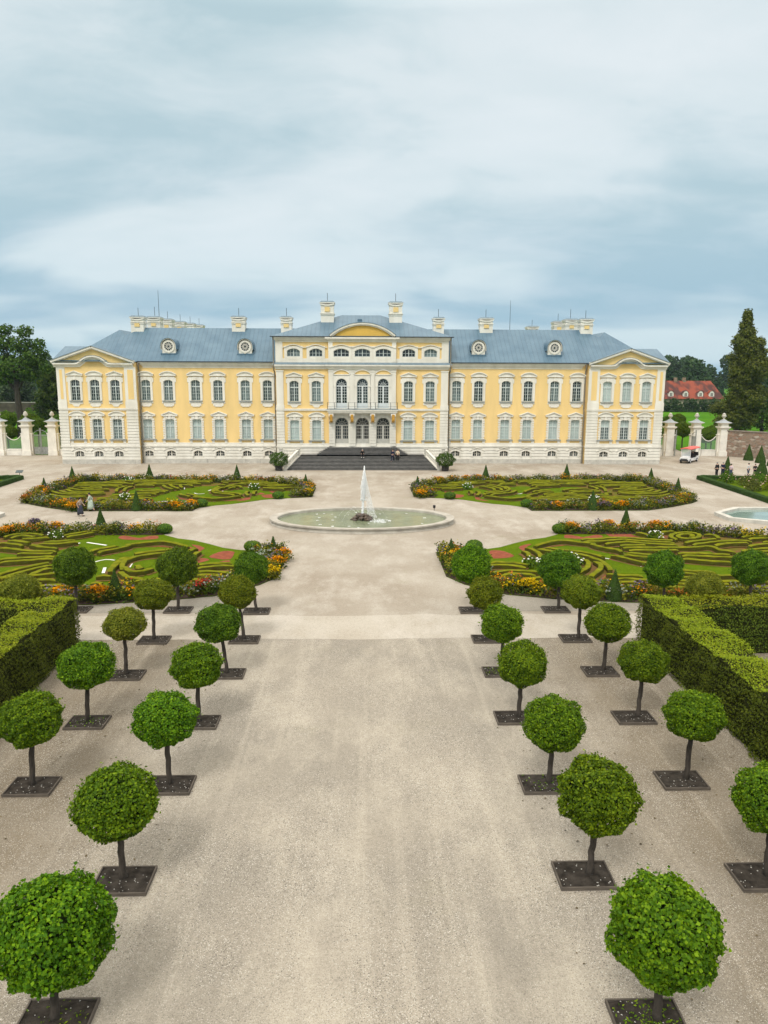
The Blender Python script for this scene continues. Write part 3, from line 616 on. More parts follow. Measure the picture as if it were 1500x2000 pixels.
# --- round dormers
def dormer(x):
    n = 20; b = M(); w = .92; zc = .95
    arcp = [(-w, 0), (-w, zc)]+[(w*math.sin(q), zc+w*math.cos(q)) for q in np.linspace(-math.pi/2, math.pi/2, 14)[1:-1]]+[(w, zc), (w, 0)]
    b.prism(arcp[::-1] if False else [(p[0], p[1]) for p in arcp][::-1], .05, 3.0, 0)
    b.ribbon([(-1.06, .55), (-1.06, .95)]+[(1.06*math.sin(q), .98+1.06*math.cos(q)) for q in np.linspace(-math.pi/2, math.pi/2, 14)]+[(1.06, .95), (1.06, .55)], .07, -.28, 3.4, 1)
    b.ribbon([(-.98, .5), (-.98, .95)]+[(.98*math.sin(q), .97+.98*math.cos(q)) for q in np.linspace(-math.pi/2, math.pi/2, 14)]+[(.98, .95), (.98, .5)], .09, -.2, .06, 0)
    b.box(-1.12, 1.12, -.1, .4, -.22, .0, 1)
    o = b.build('dormer', [WHI, ROOF], pal, (x, 1.85, 15.42))
    c = M(); r0, r1 = .60, .86
    ca = [(r0*math.cos(t), zc+r0*math.sin(t)) for t in np.linspace(0, 2*math.pi, n+1)]; cb = [(r1*math.cos(t), zc+r1*math.sin(t)) for t in np.linspace(0, 2*math.pi, n+1)]
    ring(c, ca, cb, -.06, .04, .05)
    for q in range(12): t = math.pi*q/6; c.tube([(.14*math.cos(t), -.005, zc+.14*math.sin(t)), (.6*math.cos(t), -.005, zc+.6*math.sin(t))], .03, 4)
    c.tube([(.33*math.cos(t), -.005, zc+.33*math.sin(t)) for t in np.linspace(0, 2*math.pi, 17)], .03, 4); c.lathe([(.17, -.03), (.17, .03)], 10, (0, 0, 0))
    w_ = c.build('round_window', WHI, o); w_.data.vertices.foreach_get
    d = M(); d.face([(.62*math.cos(t), .035, zc+.62*math.sin(t)) for t in np.linspace(0, 2*math.pi, 20)[:-1]]); d.build('glass', DARKG, o)
for x in (-27.45, -16.75, 16.25, 27.1): dormer(x)
# --- balcony
b = M(); b.box(-5.2, 4.75, -1.35, -.22, 7.6, 7.76); b.box(-5.1, 4.65, -1.25, -.22, 7.36, 7.6); b.box(-5.0, 4.55, -1.1, -.22, 7.2, 7.36)
bal = b.build('balcony', WHI, pal)
b = M(); b.box(-5.22, 4.77, -1.37, -.22, 7.762, 7.80); b.build('lead_sheet', LEAD, bal)
bk = M(); prof = [(-.05, 0), (-.9, 0), (-.95, -.35), (-.6, -.75), (-.42, -1.2), (-.05, -1.35)]
vv = [(-.33, y, z) for y, z in prof]+[(.33, y, z) for y, z in prof]; n = len(prof)
bk.add(vv, [tuple(range(n)), tuple(range(2*n-1, n-1, -1))]+[(i, i+n, (i+1) % n+n, (i+1) % n) for i in range(n)], 0); bk.box(-.2, .2, -.99, -.3, -1.0, -.12, 1); bk.box(-.2, .2, -.72, -.3, -1.24, -1.0, 1)
b0 = None
for x in (-4.62, -1.7, 1.2, 4.08):
    if b0 is None: b0 = bk.build('bracket', [WHI, GILT], bal, (x, -.22, 7.19))
    else: dup(b0, (x, -.22, 7.19), bal)
b = M()
for x in (-5.1, -4.1, -2.2, -1.3, .9, 1.6, 3.7, 4.65): b.tube([(x, -1.2, 7.8), (x, -1.2, 8.75)], .035, 5)
for z in (8.2, 8.72): b.tube([(-5.1, -1.2, z), (4.65, -1.2, z)], .012, 4)
b.build('railing', IRON, bal)
# ================================================================== staircase
st = empty('staircase', (-.25, PY, 0), 'wide dark stone staircase flaring down to the court before the palace doors', 'staircase')
b = M(); n = 10
for i in range(n):
    z0, z1 = i*.15, (i+1)*.15; y = -7.1+i*.32; hw = 9.95-i*.15
    b.box(-hw, hw, y, -2.2+.001*i, z0-(.1 if i == 0 else 0), z1-.03, 0); b.box(-hw-.03, hw+.03, y-.05, -2.2+.0011*i, z1-.03, z1, 1)
b.build('lower_flight', [STEP, TREAD], st)
b = M(); b.box(-11.3, 11.3, -3.9, -.17, -.1, 1.47, 0); b.box(-8.6, 8.6, -4.0, -.16, 1.47, 1.5, 1)
for s in (-1, 1): b.box(*sorted((s*8.6, s*11.35)), -3.95, -.165, 1.471, 1.52, 2)
b.build('landing', [WHI, TREAD, STONE], st)
b = M(); n = 6
for i in range(n):
    z0, z1 = 1.5+i*.155, 1.5+(i+1)*.155; y = -2.2+i*.27; hw = 6.3-i*.27
    b.box(-hw, hw, y, -.2+.001*i, z0, z1-.03, 0); b.box(-hw-.03, hw+.03, y-.04, -.2+.0011*i, z1-.03, z1, 1)
b.build('upper_flight', [STEP, TREAD], st)
BALU = M(); BALU.lathe([(.07, 0), (.07, .08), (.045, .12), (.10, .3), (.085, .42), (.05, .58), (.075, .66), (.075, .72)], 8)
bme = me_of('baluster', BALU, WHI)
for s in (-1, 1):
    o = M()
    p0, p1 = (s*8.75, -3.95, 1.5), (s*10.15, -7.2, .12)
    for dz, w_, h_ in ((.0, .16, .14), (.86, .15, .14)):
        for (a, c) in ((p0, p1), ((s*8.75, -3.85, 1.5), (s*11.1, -3.85, 1.5))):
            A, B_ = Vector(a), Vector(c); t = (B_-A); nrm = Vector((-t.y, t.x, 0)).normalized()*w_
            q = [A+nrm, A-nrm, B_-nrm, B_+nrm]; lo = [(p.x, p.y, p.z+dz) for p in q]; hi = [(p.x, p.y, p.z+dz+h_) for p in q]
            o.add(lo+hi, [(0,3,2,1),(4,5,6,7),(0,1,5,4),(1,2,6,5),(2,3,7,6),(3,0,4,7)])
    rl = o.build('balustrade', WHI, st)
    for (a, c, k) in ((p0, p1, 9), ((s*9.15, -3.85, 1.5), (s*10.8, -3.85, 1.5), 5)):
        for i in range(k):
            f = (i+.5)/k; link('baluster', bme, rl, (a[0]+(c[0]-a[0])*f, a[1]+(c[1]-a[1])*f, a[2]+(c[2]-a[2])*f+.13))
    o = M()
    for x, y, z in ((s*8.75, -3.9, 1.5), (s*11.15, -3.85, 1.5), (s*10.2, -7.35, 0)): o.box(x-.22, x+.22, y-.22, y+.22, z-.02, z+1.0); o.box(x-.27, x+.27, y-.27, y+.27, z+1.0, z+1.12)
    o.build('newel', STONE, rl)
    o = M(); o.add([(s*8.7, -3.9, -.1), (s*10.2, -7.3, -.1), (s*10.2, -7.3, .12), (s*8.7, -3.9, 1.5), (s*9.0, -3.8, -.1), (s*10.5, -7.2, -.1), (s*10.5, -7.2, .12), (s*9.0, -3.8, 1.5)], [(0,1,2,3),(7,6,5,4),(3,2,6,7),(1,5,6,2)]); o.build('string_wall', WHI, rl)
# ================================================================== clipped globe trees along the avenue
TREES = [ # x, y, crown offset, crown centre height, crown radius across, up, tone, row, place in row
 (5.8,12.34,.01,2.01,1.12,1.12,'g','ri',1),(5.78,16.66,.07,2.24,1.06,1.01,'g','ri',2),(5.77,20.89,.08,2.01,.99,.94,'g','ri',3),(5.77,25.41,.05,2.13,.96,.94,'g','ri',4),(6.0,29.7,-.15,2.19,.97,.92,'g','ri',5),(6.1,33.7,-.33,2.29,.9,.88,'o','ri',6),(6.05,38.15,-.28,2.56,1.12,1.16,'g','rc',1),
 (10.26,16.5,-.05,2.14,.97,.96,'g','ro',1),(10.15,21.04,.07,2.19,.93,.87,'g','ro',2),(10.21,25.35,.04,2.22,.94,.86,'g','ro',3),(10.31,29.69,.06,2.2,1.01,.92,'g','ro',4),(10.38,33.72,.01,2.34,.98,.9,'o','ro',5),(10.57,38.18,-.07,2.28,1.17,1.17,'d','rc',2),
 (-6.02,12.6,.11,2.0,1.17,1.15,'g','li',1),(-5.99,16.69,-.05,2.16,1.06,.97,'g','li',2),(-5.96,21.07,-.05,2.2,1.0,.9,'g','li',3),(-5.99,25.26,.01,2.21,.97,.95,'g','li',4),(-5.75,29.7,-.3,2.26,1.02,.91,'d','li',5),(-5.7,33.8,-.27,2.38,.91,.91,'o','li',6),(-5.75,38.15,-.22,2.4,.98,.98,'d','lc',1),
 (-10.16,21.08,.13,2.23,.98,.93,'g','lo',1),(-10.04,25.34,.13,2.21,1.07,.92,'g','lo',2),(-9.99,29.63,.06,2.26,.91,.77,'y','lo',3),(-9.99,33.82,.07,2.27,.97,.85,'o','lo',4),(-9.97,38.41,.05,2.43,1.14,1.16,'d','lc',2),
 (-15.43,38.53,.06,2.39,1.12,1.16,'d','lc',3),(16.31,38.06,-.19,2.27,1.1,1.1,'d','rc',3),(21.01,37.99,-.17,2.36,1.07,1.1,'d','rc',4),(-16.4,34.0,.17,2.49,.97,.8,'y','lh',1),(16.5,33.6,-.18,2.6,.93,.81,'y','rh',1)]
ORD = ['', 'nearest', 'second', 'third', 'fourth', 'fifth', 'sixth']
ROWN = {'ri': 'in the row just right of the avenue', 'ro': 'in the outer right row beside the tall hedge', 'li': 'in the row just left of the avenue', 'lo': 'in the outer left row beside the tall hedge',
        'rc': 'from the avenue along the near right parterre', 'lc': 'from the avenue along the near left parterre', 'rh': 'behind the end of the right hedge', 'lh': 'behind the end of the left hedge'}
TONE = {'g': 'bright green', 'd': 'deep green', 'o': 'olive green', 'y': 'yellow green'}
LM = {'g': LEAF, 'd': LEAFD, 'o': LEAFO, 'y': LEAFY}
def crown_mesh(seed, n=13500):
    rng = np.random.default_rng(seed); d = sph(n, rng)
    lump = 1+.085*np.sin(d[:, 0]*7+seed)*np.sin(d[:, 1]*6+1.3*seed)+.05*np.sin(d[:, 2]*8+d[:, 0]*5+seed*2)+.03*np.sin(d[:, 0]*15+d[:, 2]*13+seed)
    r = lump*(1-rng.beta(1.1, 5, n)*.34); out = rng.random(n) < .045; r = np.where(out & (d[:, 2] > -.35), r*rng.uniform(1.03, 1.13, n), r)
    sq = np.ones((n, 3)); sq[:, 2] = np.where(d[:, 2] < 0, .93, 1.0)
    v, f = leaves(d*r[:, None]*sq, d*[1, 1, .8]+[0, 0, .22], .076, rng, .62, 1.5, .9)
    # a few twigs with leaves standing out of the clipped ball
    k = 44; td = sph(k, rng); td = td[td[:, 2] > -.3]; P = []
    for t in td:
        for q in np.linspace(1.0, rng.uniform(1.08, 1.2), 4): P.append(t*q+rng.normal(0, .012, 3))
    v2, f2 = leaves(np.array(P), np.array(P), .085, rng, .8, .6, .9); f2 = f2+len(v)
    cv, cf = icos((.76, .76, .72), (0, 0, 0), 3, .06, seed)
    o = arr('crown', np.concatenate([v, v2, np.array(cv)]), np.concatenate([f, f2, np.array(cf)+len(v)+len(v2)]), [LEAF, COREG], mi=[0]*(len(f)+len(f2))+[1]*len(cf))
    me = o.data; bpy.data.objects.remove(o); return me
CROWN = [crown_mesh(s) for s in (1, 2, 3, 4)]
def trunk_mesh(seed):
    rg = random.Random(seed); b = M(); pts = []; rs = []
    for i in range(9):
        t = i/8; pts.append((rg.uniform(-.018, .018), rg.uniform(-.018, .018), t)); rs.append((.115 if i == 0 else .088-.018*t)*rg.uniform(.93, 1.1))
    b.tube(pts, rs, 10); o = b.build('trunk', BARK, smooth=True); me = o.data; bpy.data.objects.remove(o); return me
TRUNK = [trunk_mesh(s) for s in range(4)]
def frame_mesh():
    b = M(); a, d, t, h = .70, .52, .035, .095
    b.box(-a, a, -d, -d+t, -.02, h); b.box(-a, a, d-t, d, -.02, h-.004); b.box(-a, -a+t, -d+t, d-t, -.02, h-.002); b.box(a-t, a, -d+t, d-t, -.02, h+.003)
    o = b.build('edging', PLANK); me = o.data; bpy.data.objects.remove(o); return me
def soil_mesh(seed):
    rg = random.Random(seed); n = 13; v = []; f = []
    for i in range(n):
        for j in range(n):
            x = -.68+1.36*i/(n-1); y = -.50+1.0*j/(n-1); rr = math.hypot(x, y); v.append((x, y, .055+.04*max(0, 1-rr/.7)+rg.uniform(-.012, .012)))
    for i in range(n-1):
        for j in range(n-1): f.append((i*n+j, (i+1)*n+j, (i+1)*n+j+1, i*n+j+1))
    b = M(); b.add(v, f, 0)
    for _ in range(24):
        x, y = rg.uniform(-.64, .64), rg.uniform(-.46, .46); s = rg.uniform(.010, .02); z = .068+.04*max(0, 1-math.hypot(x, y)/.7)
        b.add([(x-s, y, z), (x+s, y-s, z), (x+s*.6, y+s, z), (x, y, z+s)], [(0, 1, 3), (1, 2, 3), (2, 0, 3)], 1)
    o = b.build('soil', [SOIL, mat('pale_pebble', (.6, .58, .53), .9, .1, 8)]); me = o.data; bpy.data.objects.remove(o); return me
FRM = frame_mesh(); SOI = [soil_mesh(s) for s in range(3)]
def weeds(seed, n, rad):
    rng = np.random.default_rng(seed); P = np.stack([rng.normal(0, rad, n).clip(-.6, .6), rng.normal(0, rad*.8, n).clip(-.44, .44), rng.uniform(.08, .15, n)], 1)
    return leaves(P, np.tile([0, 0, 1.], (n, 1)), .07, rng, .5, 0, .5)
for i, (x, y, ox, zc, rw, rh, tone, row, k) in enumerate(TREES):
    where = '%s %s' % (ORD[k], ROWN[row]) if row not in ('rh', 'lh') else ROWN[row]
    t = empty('globe_tree', (x, y, 0), '%s globe linden, %s' % (TONE[tone], where), 'tree', 'clipped globe trees')
    tr = link('trunk', TRUNK[i % 4], t, (0, 0, .05)); tr.scale = (1, 1, zc-rh*.55-.05)
    tr.rotation_euler = (0, math.atan2(ox*.7, zc-rh*.6), 0)
    c = link('crown', CROWN[i % 4], t, (ox, 0, zc)); c.scale = (rw*.91, rw*.91, rh*.89); c.rotation_euler = (0, 0, i*1.7)
    if tone != 'g': c.material_slots[0].link = 'OBJECT'; c.material_slots[0].material = LM[tone]
    if row in ('rh', 'lh'): continue
    p = empty('tree_pit', (x-(.18 if row[0] == 'r' else -.02), y-.05, 0), 'plank edged soil square, %s' % where, 'tree bed', 'tree beds')
    link('edging', FRM, p); s_ = link('soil', SOI[i % 3], p); s_.rotation_euler = (0, 0, (i % 2)*math.pi)
    if i in (0, 4, 13, 2, 21): v, f = weeds(i, 180 if i in (0, 4) else 50, .33); arr('weeds', v, f, LEAF, p)['kind'] = 'stuff'
# ================================================================== tall clipped hedges
def tall_hedge(name, rects, bx, label, dens, size, seed):
    """rects = sides to cover with leaves: (origin, edge a, edge b, outward normal, kind)"""
    rng = np.random.default_rng(seed); root = empty(name, (0, 0, 0), label, 'hedge', 'tall clipped hornbeam hedges')
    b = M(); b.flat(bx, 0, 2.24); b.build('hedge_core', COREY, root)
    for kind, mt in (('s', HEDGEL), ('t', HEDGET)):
        V = []; F = []; off = 0
        for o_, a, c, n_, kd in rects:
            if kd != kind: continue
            o_, a, c, n_ = map(np.array, (o_, a, c, n_)); A = np.linalg.norm(a)*np.linalg.norm(c); n = int(A*dens*(1.0 if kind == 's' else 1.25))
            u = rng.random(n); w = rng.random(n); P = o_+u[:, None]*a+w[:, None]*c
            wob = .07*np.sin(P[:, 0]*2.1+P[:, 1]*1.7)+.05*np.sin(P[:, 1]*4.3+P[:, 2]*3.1)+.04*np.sin(P[:, 2]*9+P[:, 1]*2.3)
            if kind == 't':
                P = P+n_*(wob+rng.normal(0, .035, n)+np.where(rng.random(n) < .04, rng.uniform(0, .12, n), 0))[:, None]; P[:, 2] += .05
            else:
                lay = .05*np.sin(P[:, 2]*30+3*np.sin(P[:, 1]*1.3)+P[:, 0]*2); P = P+n_*(wob+lay+rng.normal(0, .04, n))[:, None]
            v, f = leaves(P, np.tile(n_+np.array([0, 0, .35 if kind == 's' else .2]), (n, 1)), size, rng, .55, 1.2, .75); V.append(v); F.append(f+off); off += len(v)
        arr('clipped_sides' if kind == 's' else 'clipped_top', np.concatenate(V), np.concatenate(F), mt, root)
    return root
for s, nm in ((1, 'right'), (-1, 'left')):
    x0, x1, y0, y1, h = s*13.05-(.2 if s < 0 else 0), s*14.75, 9.0, 33.25, 2.3
    tall_hedge('tall_hedge', [((x0, y0, 0), (0, y1-y0, 0), (0, 0, h), (-s, 0, 0), 's'), ((x0, y1, 0), (x1-x0, 0, 0), (0, 0, h), (0, 1, 0), 's'), ((x1, y0, .6), (0, y1-y0-1.7, 0), (0, 0, h-.6), (s, 0, 0), 's'),
        ((x0, y0, 0), (x1-x0, 0, 0), (0, 0, h), (0, -1, 0), 's'), ((x0, y0, h), (0, y1-y0, 0), (x1-x0, 0, 0), (0, 0, 1), 't')],
        [(q, w) for q, w in (((x0+s*.12, y0), (x1-s*.12, y0), (x1-s*.12, y1-.12), (x0+s*.12, y1-.12)) if s > 0 else ((x1-s*.12, y0), (x0+s*.12, y0), (x0+s*.12, y1-.12), (x1-s*.12, y1-.12)))],
        'tall hedge with yellow green top along the %s side of the avenue' % nm, 420, .075, 11+s)
    a0, a1 = s*14.85, s*40; ya, yb = 31.6, 33.2
    tall_hedge('tall_hedge', [((a0, ya, 0), (a1-a0, 0, 0), (0, 0, h), (0, -1, 0), 's'), ((a0, yb, 0), (a1-a0, 0, 0), (0, 0, h), (0, 1, 0), 's'), ((a0, ya, h), (a1-a0, 0, 0), (0, yb-ya, 0), (0, 0, 1), 't')],
        [(q, w) for q, w in (((a0, ya+.12), (a1, ya+.12), (a1, yb-.12), (a0, yb-.12)) if s > 0 else ((a1, ya+.12), (a0, ya+.12), (a0, yb-.12), (a1, yb-.12)))],
        'tall hedge beside the cross path on the %s, square to the avenue hedge' % nm, 260, .085, 31+s)
# ================================================================== parterres (one quarter drawn, mirrored about the fountain axes)
AX, AY = -.1, 63.6
OUT = [(5.3,12.3),(5.3,18.6),(6.2,20.4),(8.4,22.6),(11,23.5),(15,24.2),(24,24.9),(33,25.2),(34.6,23),(34.8,14.5),(34,9.6),(32.8,8.3),(30,6.2),(27,4.4),(15.9,4.3),(15.7,6.1),(14.3,7.4),(12.9,8.1),(11.3,9.5),(10.2,10.6),(8.9,11.3),(7.3,11.7)]
H_R = [[(16.56,9.99),(17.49,10),(18.8,9.68),(19.84,9.39),(20.81,9.82),(22.04,10.25),(23.25,10.47)],[(12.57,11.39),(13.51,10.51),(14.31,9.9),(15.03,9.68),(16.05,10.17),(17.11,10.73),(16.9,11.02),(17.4,12),(18.1,12.59),(18.35,13.15)],[(11.82,11.9),(12.14,12.59),(12.34,13.74),(12.2,14.68)],[(12.61,12.25),(13.16,12.93),(15.16,14.09),(15.74,15.18),(15.63,14.91),(15.98,15.93),(16,17.39),(15.87,18.16)],[(15.02,15.25),(15.05,16.25),(14.59,17.52),(14.17,18.13),(13.68,18.73)],[(15.57,15.93),(15.67,16.91),(15.2,18.15),(14.2,19.61)],[(18.83,12.02),(20.41,12.11),(22.23,12.05),(24.06,12),(25.1,11.69),(25.55,12.09),(25.54,12.85),(26.41,13.42)],[(18.57,13.52),(19.5,14.07),(20.43,14.33)],[(17.29,14.23),(17.85,15.11),(18.67,16.29),(19.47,16.79)],[(15.38,19.04),(15.93,19.48),(17.42,19.65)],[(15.69,20.19),(16.55,20.34),(17.6,20.76)],[(22.1,14.46),(22.93,14.54),(24.08,14.83),(25.57,15.09)],[(21.73,15.32),(22.77,15.84),(23.86,16.19),(24.82,16.43)],[(24.37,11.09),(25.61,10.58),(26.77,10.09),(28.15,9.77),(29.28,10.12)],[(21.75,6.74),(22.38,7.66)],[(23.62,6.75),(24.44,6.43),(24.99,6.29)],[(26.84,7.47),(27.45,7.84),(27.38,8.82)],[(23.9,9.32),(23.77,9.02),(23.77,8.66),(23.87,8.26),(24.07,7.86),(24.36,7.5),(24.7,7.2),(25.07,6.98),(25.44,6.86),(25.78,6.85),(26.05,6.94),(26.24,7.12),(26.33,7.38),(26.34,7.67),(26.25,7.99),(26.08,8.3),(25.86,8.58),(25.59,8.81),(25.31,8.97),(25.04,9.06),(24.8,9.07),(24.59,9.01),(24.45,8.89),(24.37,8.71),(24.36,8.5),(24.42,8.27),(24.53,8.05),(24.69,7.84),(24.87,7.68),(25.07,7.56),(25.27,7.49),(25.44,7.48),(25.58,7.53),(25.67,7.62),(25.72,7.74),(25.72,7.88),(25.68,8.03),(25.6,8.17),(25.5,8.29),(25.39,8.39)]]
H_L = [[(27.3,7.88),(26.64,6.96),(25.78,6.78),(24.59,7.35)],[(25.59,8.61),(24.79,8.69),(23.79,8.16)],[(23.03,7.37),(22.25,6.74),(21.6,5.94),(20.65,5.67)],[(26.6,9.98),(25.7,10.33),(24.59,10.83)],[(25.82,11.62),(24.51,12.11),(23.2,12.65),(21.43,12.67)],[(24.07,10.67),(22.84,11.5),(21.73,11.73)],[(24.24,14.92),(23.01,14.65),(20.92,14.25)],[(23.82,15.8),(22.05,15.28),(20.76,14.82)],[(21.92,19.76),(21.34,18.35),(20.6,17.1),(20.1,16.59)],[(20.47,19.31),(20.25,17.92),(19.83,17.24)],[(20.02,20.05),(19.22,20.06),(18.42,20.07)],[(15.92,17.67),(16.15,16.37),(16.13,15.01),(15.87,14.3)],[(15.24,17.68),(15.65,16.38),(15.87,14.73)],[(15.39,16.91),(14.6,18.18),(13.8,18.07),(13.44,17.32)],[(16.33,19.25),(15.49,19.14)],[(15.24,18.18),(14.28,19.62),(13.28,19.87)],[(16.11,20.73),(15.44,20.74)],[(15.16,22.23),(14.64,22.03)],[(23.62,10.35),(22.26,10.43),(21.06,9.7)],[(12.57,11.39),(13.51,10.51),(14.31,9.9),(15.03,9.68),(16.05,10.17),(17.11,10.73),(16.9,11.02),(17.4,12),(18.1,12.59),(18.35,13.15)],[(11.82,11.9),(12.14,12.59),(12.34,13.74),(12.2,14.68)],[(12.61,12.25),(13.16,12.93),(15.16,14.09),(15.74,15.18),(15.63,14.91),(15.98,15.93),(16,17.39),(15.87,18.16)]]
RED_R = [[(9.12,11.98),(9.66,11.64),(10.23,11.99),(10.68,13.3),(10.02,13.92),(9.08,14.07)],[(11.5,10.8),(12.1,9.92),(12.74,9.64),(12.23,10.46),(11.96,11.33),(12.33,12.18),(12.34,13.32),(11.97,14.1),(11.54,14.16),(11.76,13.15),(11.65,12)],[(8.82,15.12),(9.45,14.98),(10.04,16.16),(10.42,16.78),(9.92,16.72),(9.56,16.38),(8.91,15.91)],[(16.06,6.51),(16.67,6.51),(17.31,7.32),(18.42,6.53),(18.94,6.53),(18.86,7.34),(17.99,7.92),(16.63,7.9),(15.79,7.51)],[(13.2,10.47),(14.11,9.76),(15.27,10.06),(13.89,10.65),(13.48,11)],[(16.48,10.32),(17.34,10.53),(17.91,11.33),(18.33,12.09),(17.64,12.83),(17.65,12.28),(17.19,11.01)],[(19.54,5.08),(21.02,5.19),(21.69,6.96),(22.22,8.38),(21.43,7.94),(19.58,7.39)],[(15.27,14.75),(15.66,14.58),(15.68,15.75),(14.82,17.63),(14.59,17.33),(15.12,16.07)],[(15.95,16.08),(16.2,16.98),(15.49,18.54),(15.6,19.26),(14.61,19.33),(15.12,17.94)],[(23.65,7.21),(24.24,7.21),(23.99,8.53),(23.22,8.52)],[(27.2,10.03),(28,9.54),(28.13,10.24),(27.27,10.83)],[(30.19,8.8),(31.05,8.81),(30.74,9.57),(29.89,9.56)]]
RED_L = [[(18.98,12.01),(18.75,11.23),(17.89,10.50),(15.41,10.07),(15.30,10.46),(17.72,11.02),(18.30,12.32),(18.71,12.77)],[(13.88,9.59),(12.94,10.13),(11.93,11.08),(12.07,11.52),(12.96,10.72)],[(11.38,13.90),(10.89,13.78),(10.44,14.30),(11.04,15.10)],[(10.45,16.53),(9.53,14.61),(8.94,14.62),(9.75,16.48),(9.94,16.89)],[(23.98,5.02),(23.24,4.83),(21.67,6.00),(22.74,6.56)],[(9.12,11.98),(9.66,11.64),(10.23,11.99),(10.68,13.3),(10.02,13.92),(9.08,14.07)],[(11.5,10.8),(12.1,9.92),(12.74,9.64),(12.23,10.46),(11.96,11.33),(12.33,12.18),(12.34,13.32),(11.97,14.1),(11.54,14.16),(11.76,13.15),(11.65,12)],[(8.82,15.12),(9.45,14.98),(10.04,16.16),(10.42,16.78),(9.92,16.72),(9.56,16.38),(8.91,15.91)],[(16.06,6.51),(16.67,6.51),(17.31,7.32),(18.42,6.53),(18.94,6.53),(18.86,7.34),(17.99,7.92),(16.63,7.9),(15.79,7.51)],[(13.2,10.47),(14.11,9.76),(15.27,10.06),(13.89,10.65),(13.48,11)],[(16.06,6.51),(16.67,6.51),(17.31,7.32),(18.42,6.53),(18.94,6.53),(18.86,7.34),(17.99,7.92),(16.63,7.9),(15.79,7.51)],[(16.48,10.32),(17.34,10.53),(17.91,11.33),(18.33,12.09),(17.64,12.83),(17.65,12.28),(17.19,11.01)],[(19.97,19.52),(18.55,19.65),(18.72,20.14),(19.46,20.13)],[(14.69,19.92),(14.46,19.7),(13.85,21.24),(13.36,21.87),(13.46,22.68),(13.89,22.07)]]
LAWN_R = [[(13.6,11.52),(14.38,10.66),(15.58,10.42),(17.14,10.69),(17.13,11.2),(17.48,12.65),(16.88,13.15),(15.7,12.99),(15.88,12.21),(14.34,12.03)],[(16.45,14.25),(16.76,14.08),(17.75,15.18),(18.57,16.5),(19.26,17.38),(18.17,18.13),(16.1,17.89),(16.46,16.41)],[(23.02,11.96),(25.08,11.79),(25.44,12.17),(25.36,12.92),(24.45,13.16),(22.8,12.89)],[(21.99,15.16),(23.36,15.51),(24.8,16.03),(24.5,17.14),(23.44,18.93),(22.58,18.92),(22.02,17.72),(21.38,16.79)]]
LAWN_L = [[(13.6,11.52),(14.38,10.66),(15.58,10.42),(17.14,10.69),(17.13,11.2),(17.48,12.65),(16.88,13.15),(15.7,12.99),(15.88,12.21),(14.34,12.03)],[(25.77,11.78),(25.7,11.31),(25.18,11.19),(23.64,11.71),(21.94,11.82),(21.78,12.73),(23.38,13.1),(24.98,13.43)],[(24.1,15.26),(22.66,14.73),(21,14.28),(20.76,15.03),(21.61,16.35),(22.58,18.44)],[(18,14.79),(17.53,14.15),(16.85,14.32),(16.56,16.02),(16.17,17.55),(16.72,17.84)],[(15.14,16.3),(15.33,15.23),(15.34,13.83),(14.44,13.55),(13.88,15.78),(14.26,16.57)],[(21.51,9.74),(21.16,9.07),(20.69,8.9),(19,9.83),(19.77,10.42),(20.87,10.24)]]
WHITE_R = [[(18.1,9.9),(19.31,9.62),(20.33,9.38),(20.47,9.51),(20.84,10.05)],[(16.37,14.22),(16.75,14.08),(17.75,15.19),(18.57,16.51)],[(23.03,11.92),(25.09,11.75),(25.46,12.14),(25.62,13.11)],[(22.02,15.11),(23.39,15.46),(24.81,16)]]
WHITE_L = [[(25.77,11.77),(25.69,11.33),(25.17,11.21),(24.47,11.47)],[(24.1,15.26),(22.66,14.73),(21,14.27)],[(18,14.78),(17.53,14.14),(16.84,14.35)],[(15.25,16.24),(15.41,15.17),(15.37,13.82)],[(16.47,17.67),(16.83,16.3)],[(20.08,18.66),(19.73,17.38)],[(21.35,9.56),(21.18,9.02)],[(20.7,8.88),(18.92,9.85)]]
HX = [[(27.2,13.9),(29,13.2),(31,13.6),(32.3,15)],[(27.4,16),(30,15.4),(32.2,16.7)],[(27,18),(29.5,18.5),(32,18)],[(26,20),(29,20.5),(32.4,19.9)],[(28.3,11.6),(30.4,11),(32.4,12.6)],[(29.5,9.2),(31.4,9),(32.2,10.2)],
 [(17.5,22),(21,22.4),(25,22.1),(29.5,22.5)],[(19,20.8),(23,21),(26.5,21.2)],[(9.7,20.3),(11.8,19.9),(14.2,20.7)],[(7.8,19),(9.3,18.3),(11,18.6),(12.3,19)],[(7.4,17.2),(9,16.9),(10.6,17.5)],[(11,21.5),(14,21.9),(16.5,21.8)],[(19,18.6),(22,19.6),(25.5,19.4)],[(26.2,14.6),(26.6,16.6),(26.2,18.4)],[(28.5,17),(30,16.9),(31.2,17.3)]]
BEDS = {'near right': (1, -1), 'near left': (-1, -1), 'far right': (1, 1), 'far left': (-1, 1)}
def catmull(P, step=.35):
    P = [Vector((p[0], p[1])) for p in P]; o = []
    for i in range(len(P)-1):
        p0, p1, p2, p3 = P[max(i-1, 0)], P[i], P[i+1], P[min(i+2, len(P)-1)]; n = max(2, int((p2-p1).length/step))
        for k in range(n):
            t = k/n; o.append(.5*((2*p1)+(p2-p0)*t+(2*p0-5*p1+4*p2-p3)*t*t+(3*p1-p0-3*p2+p3)*t**3))
    return o+[P[-1]]
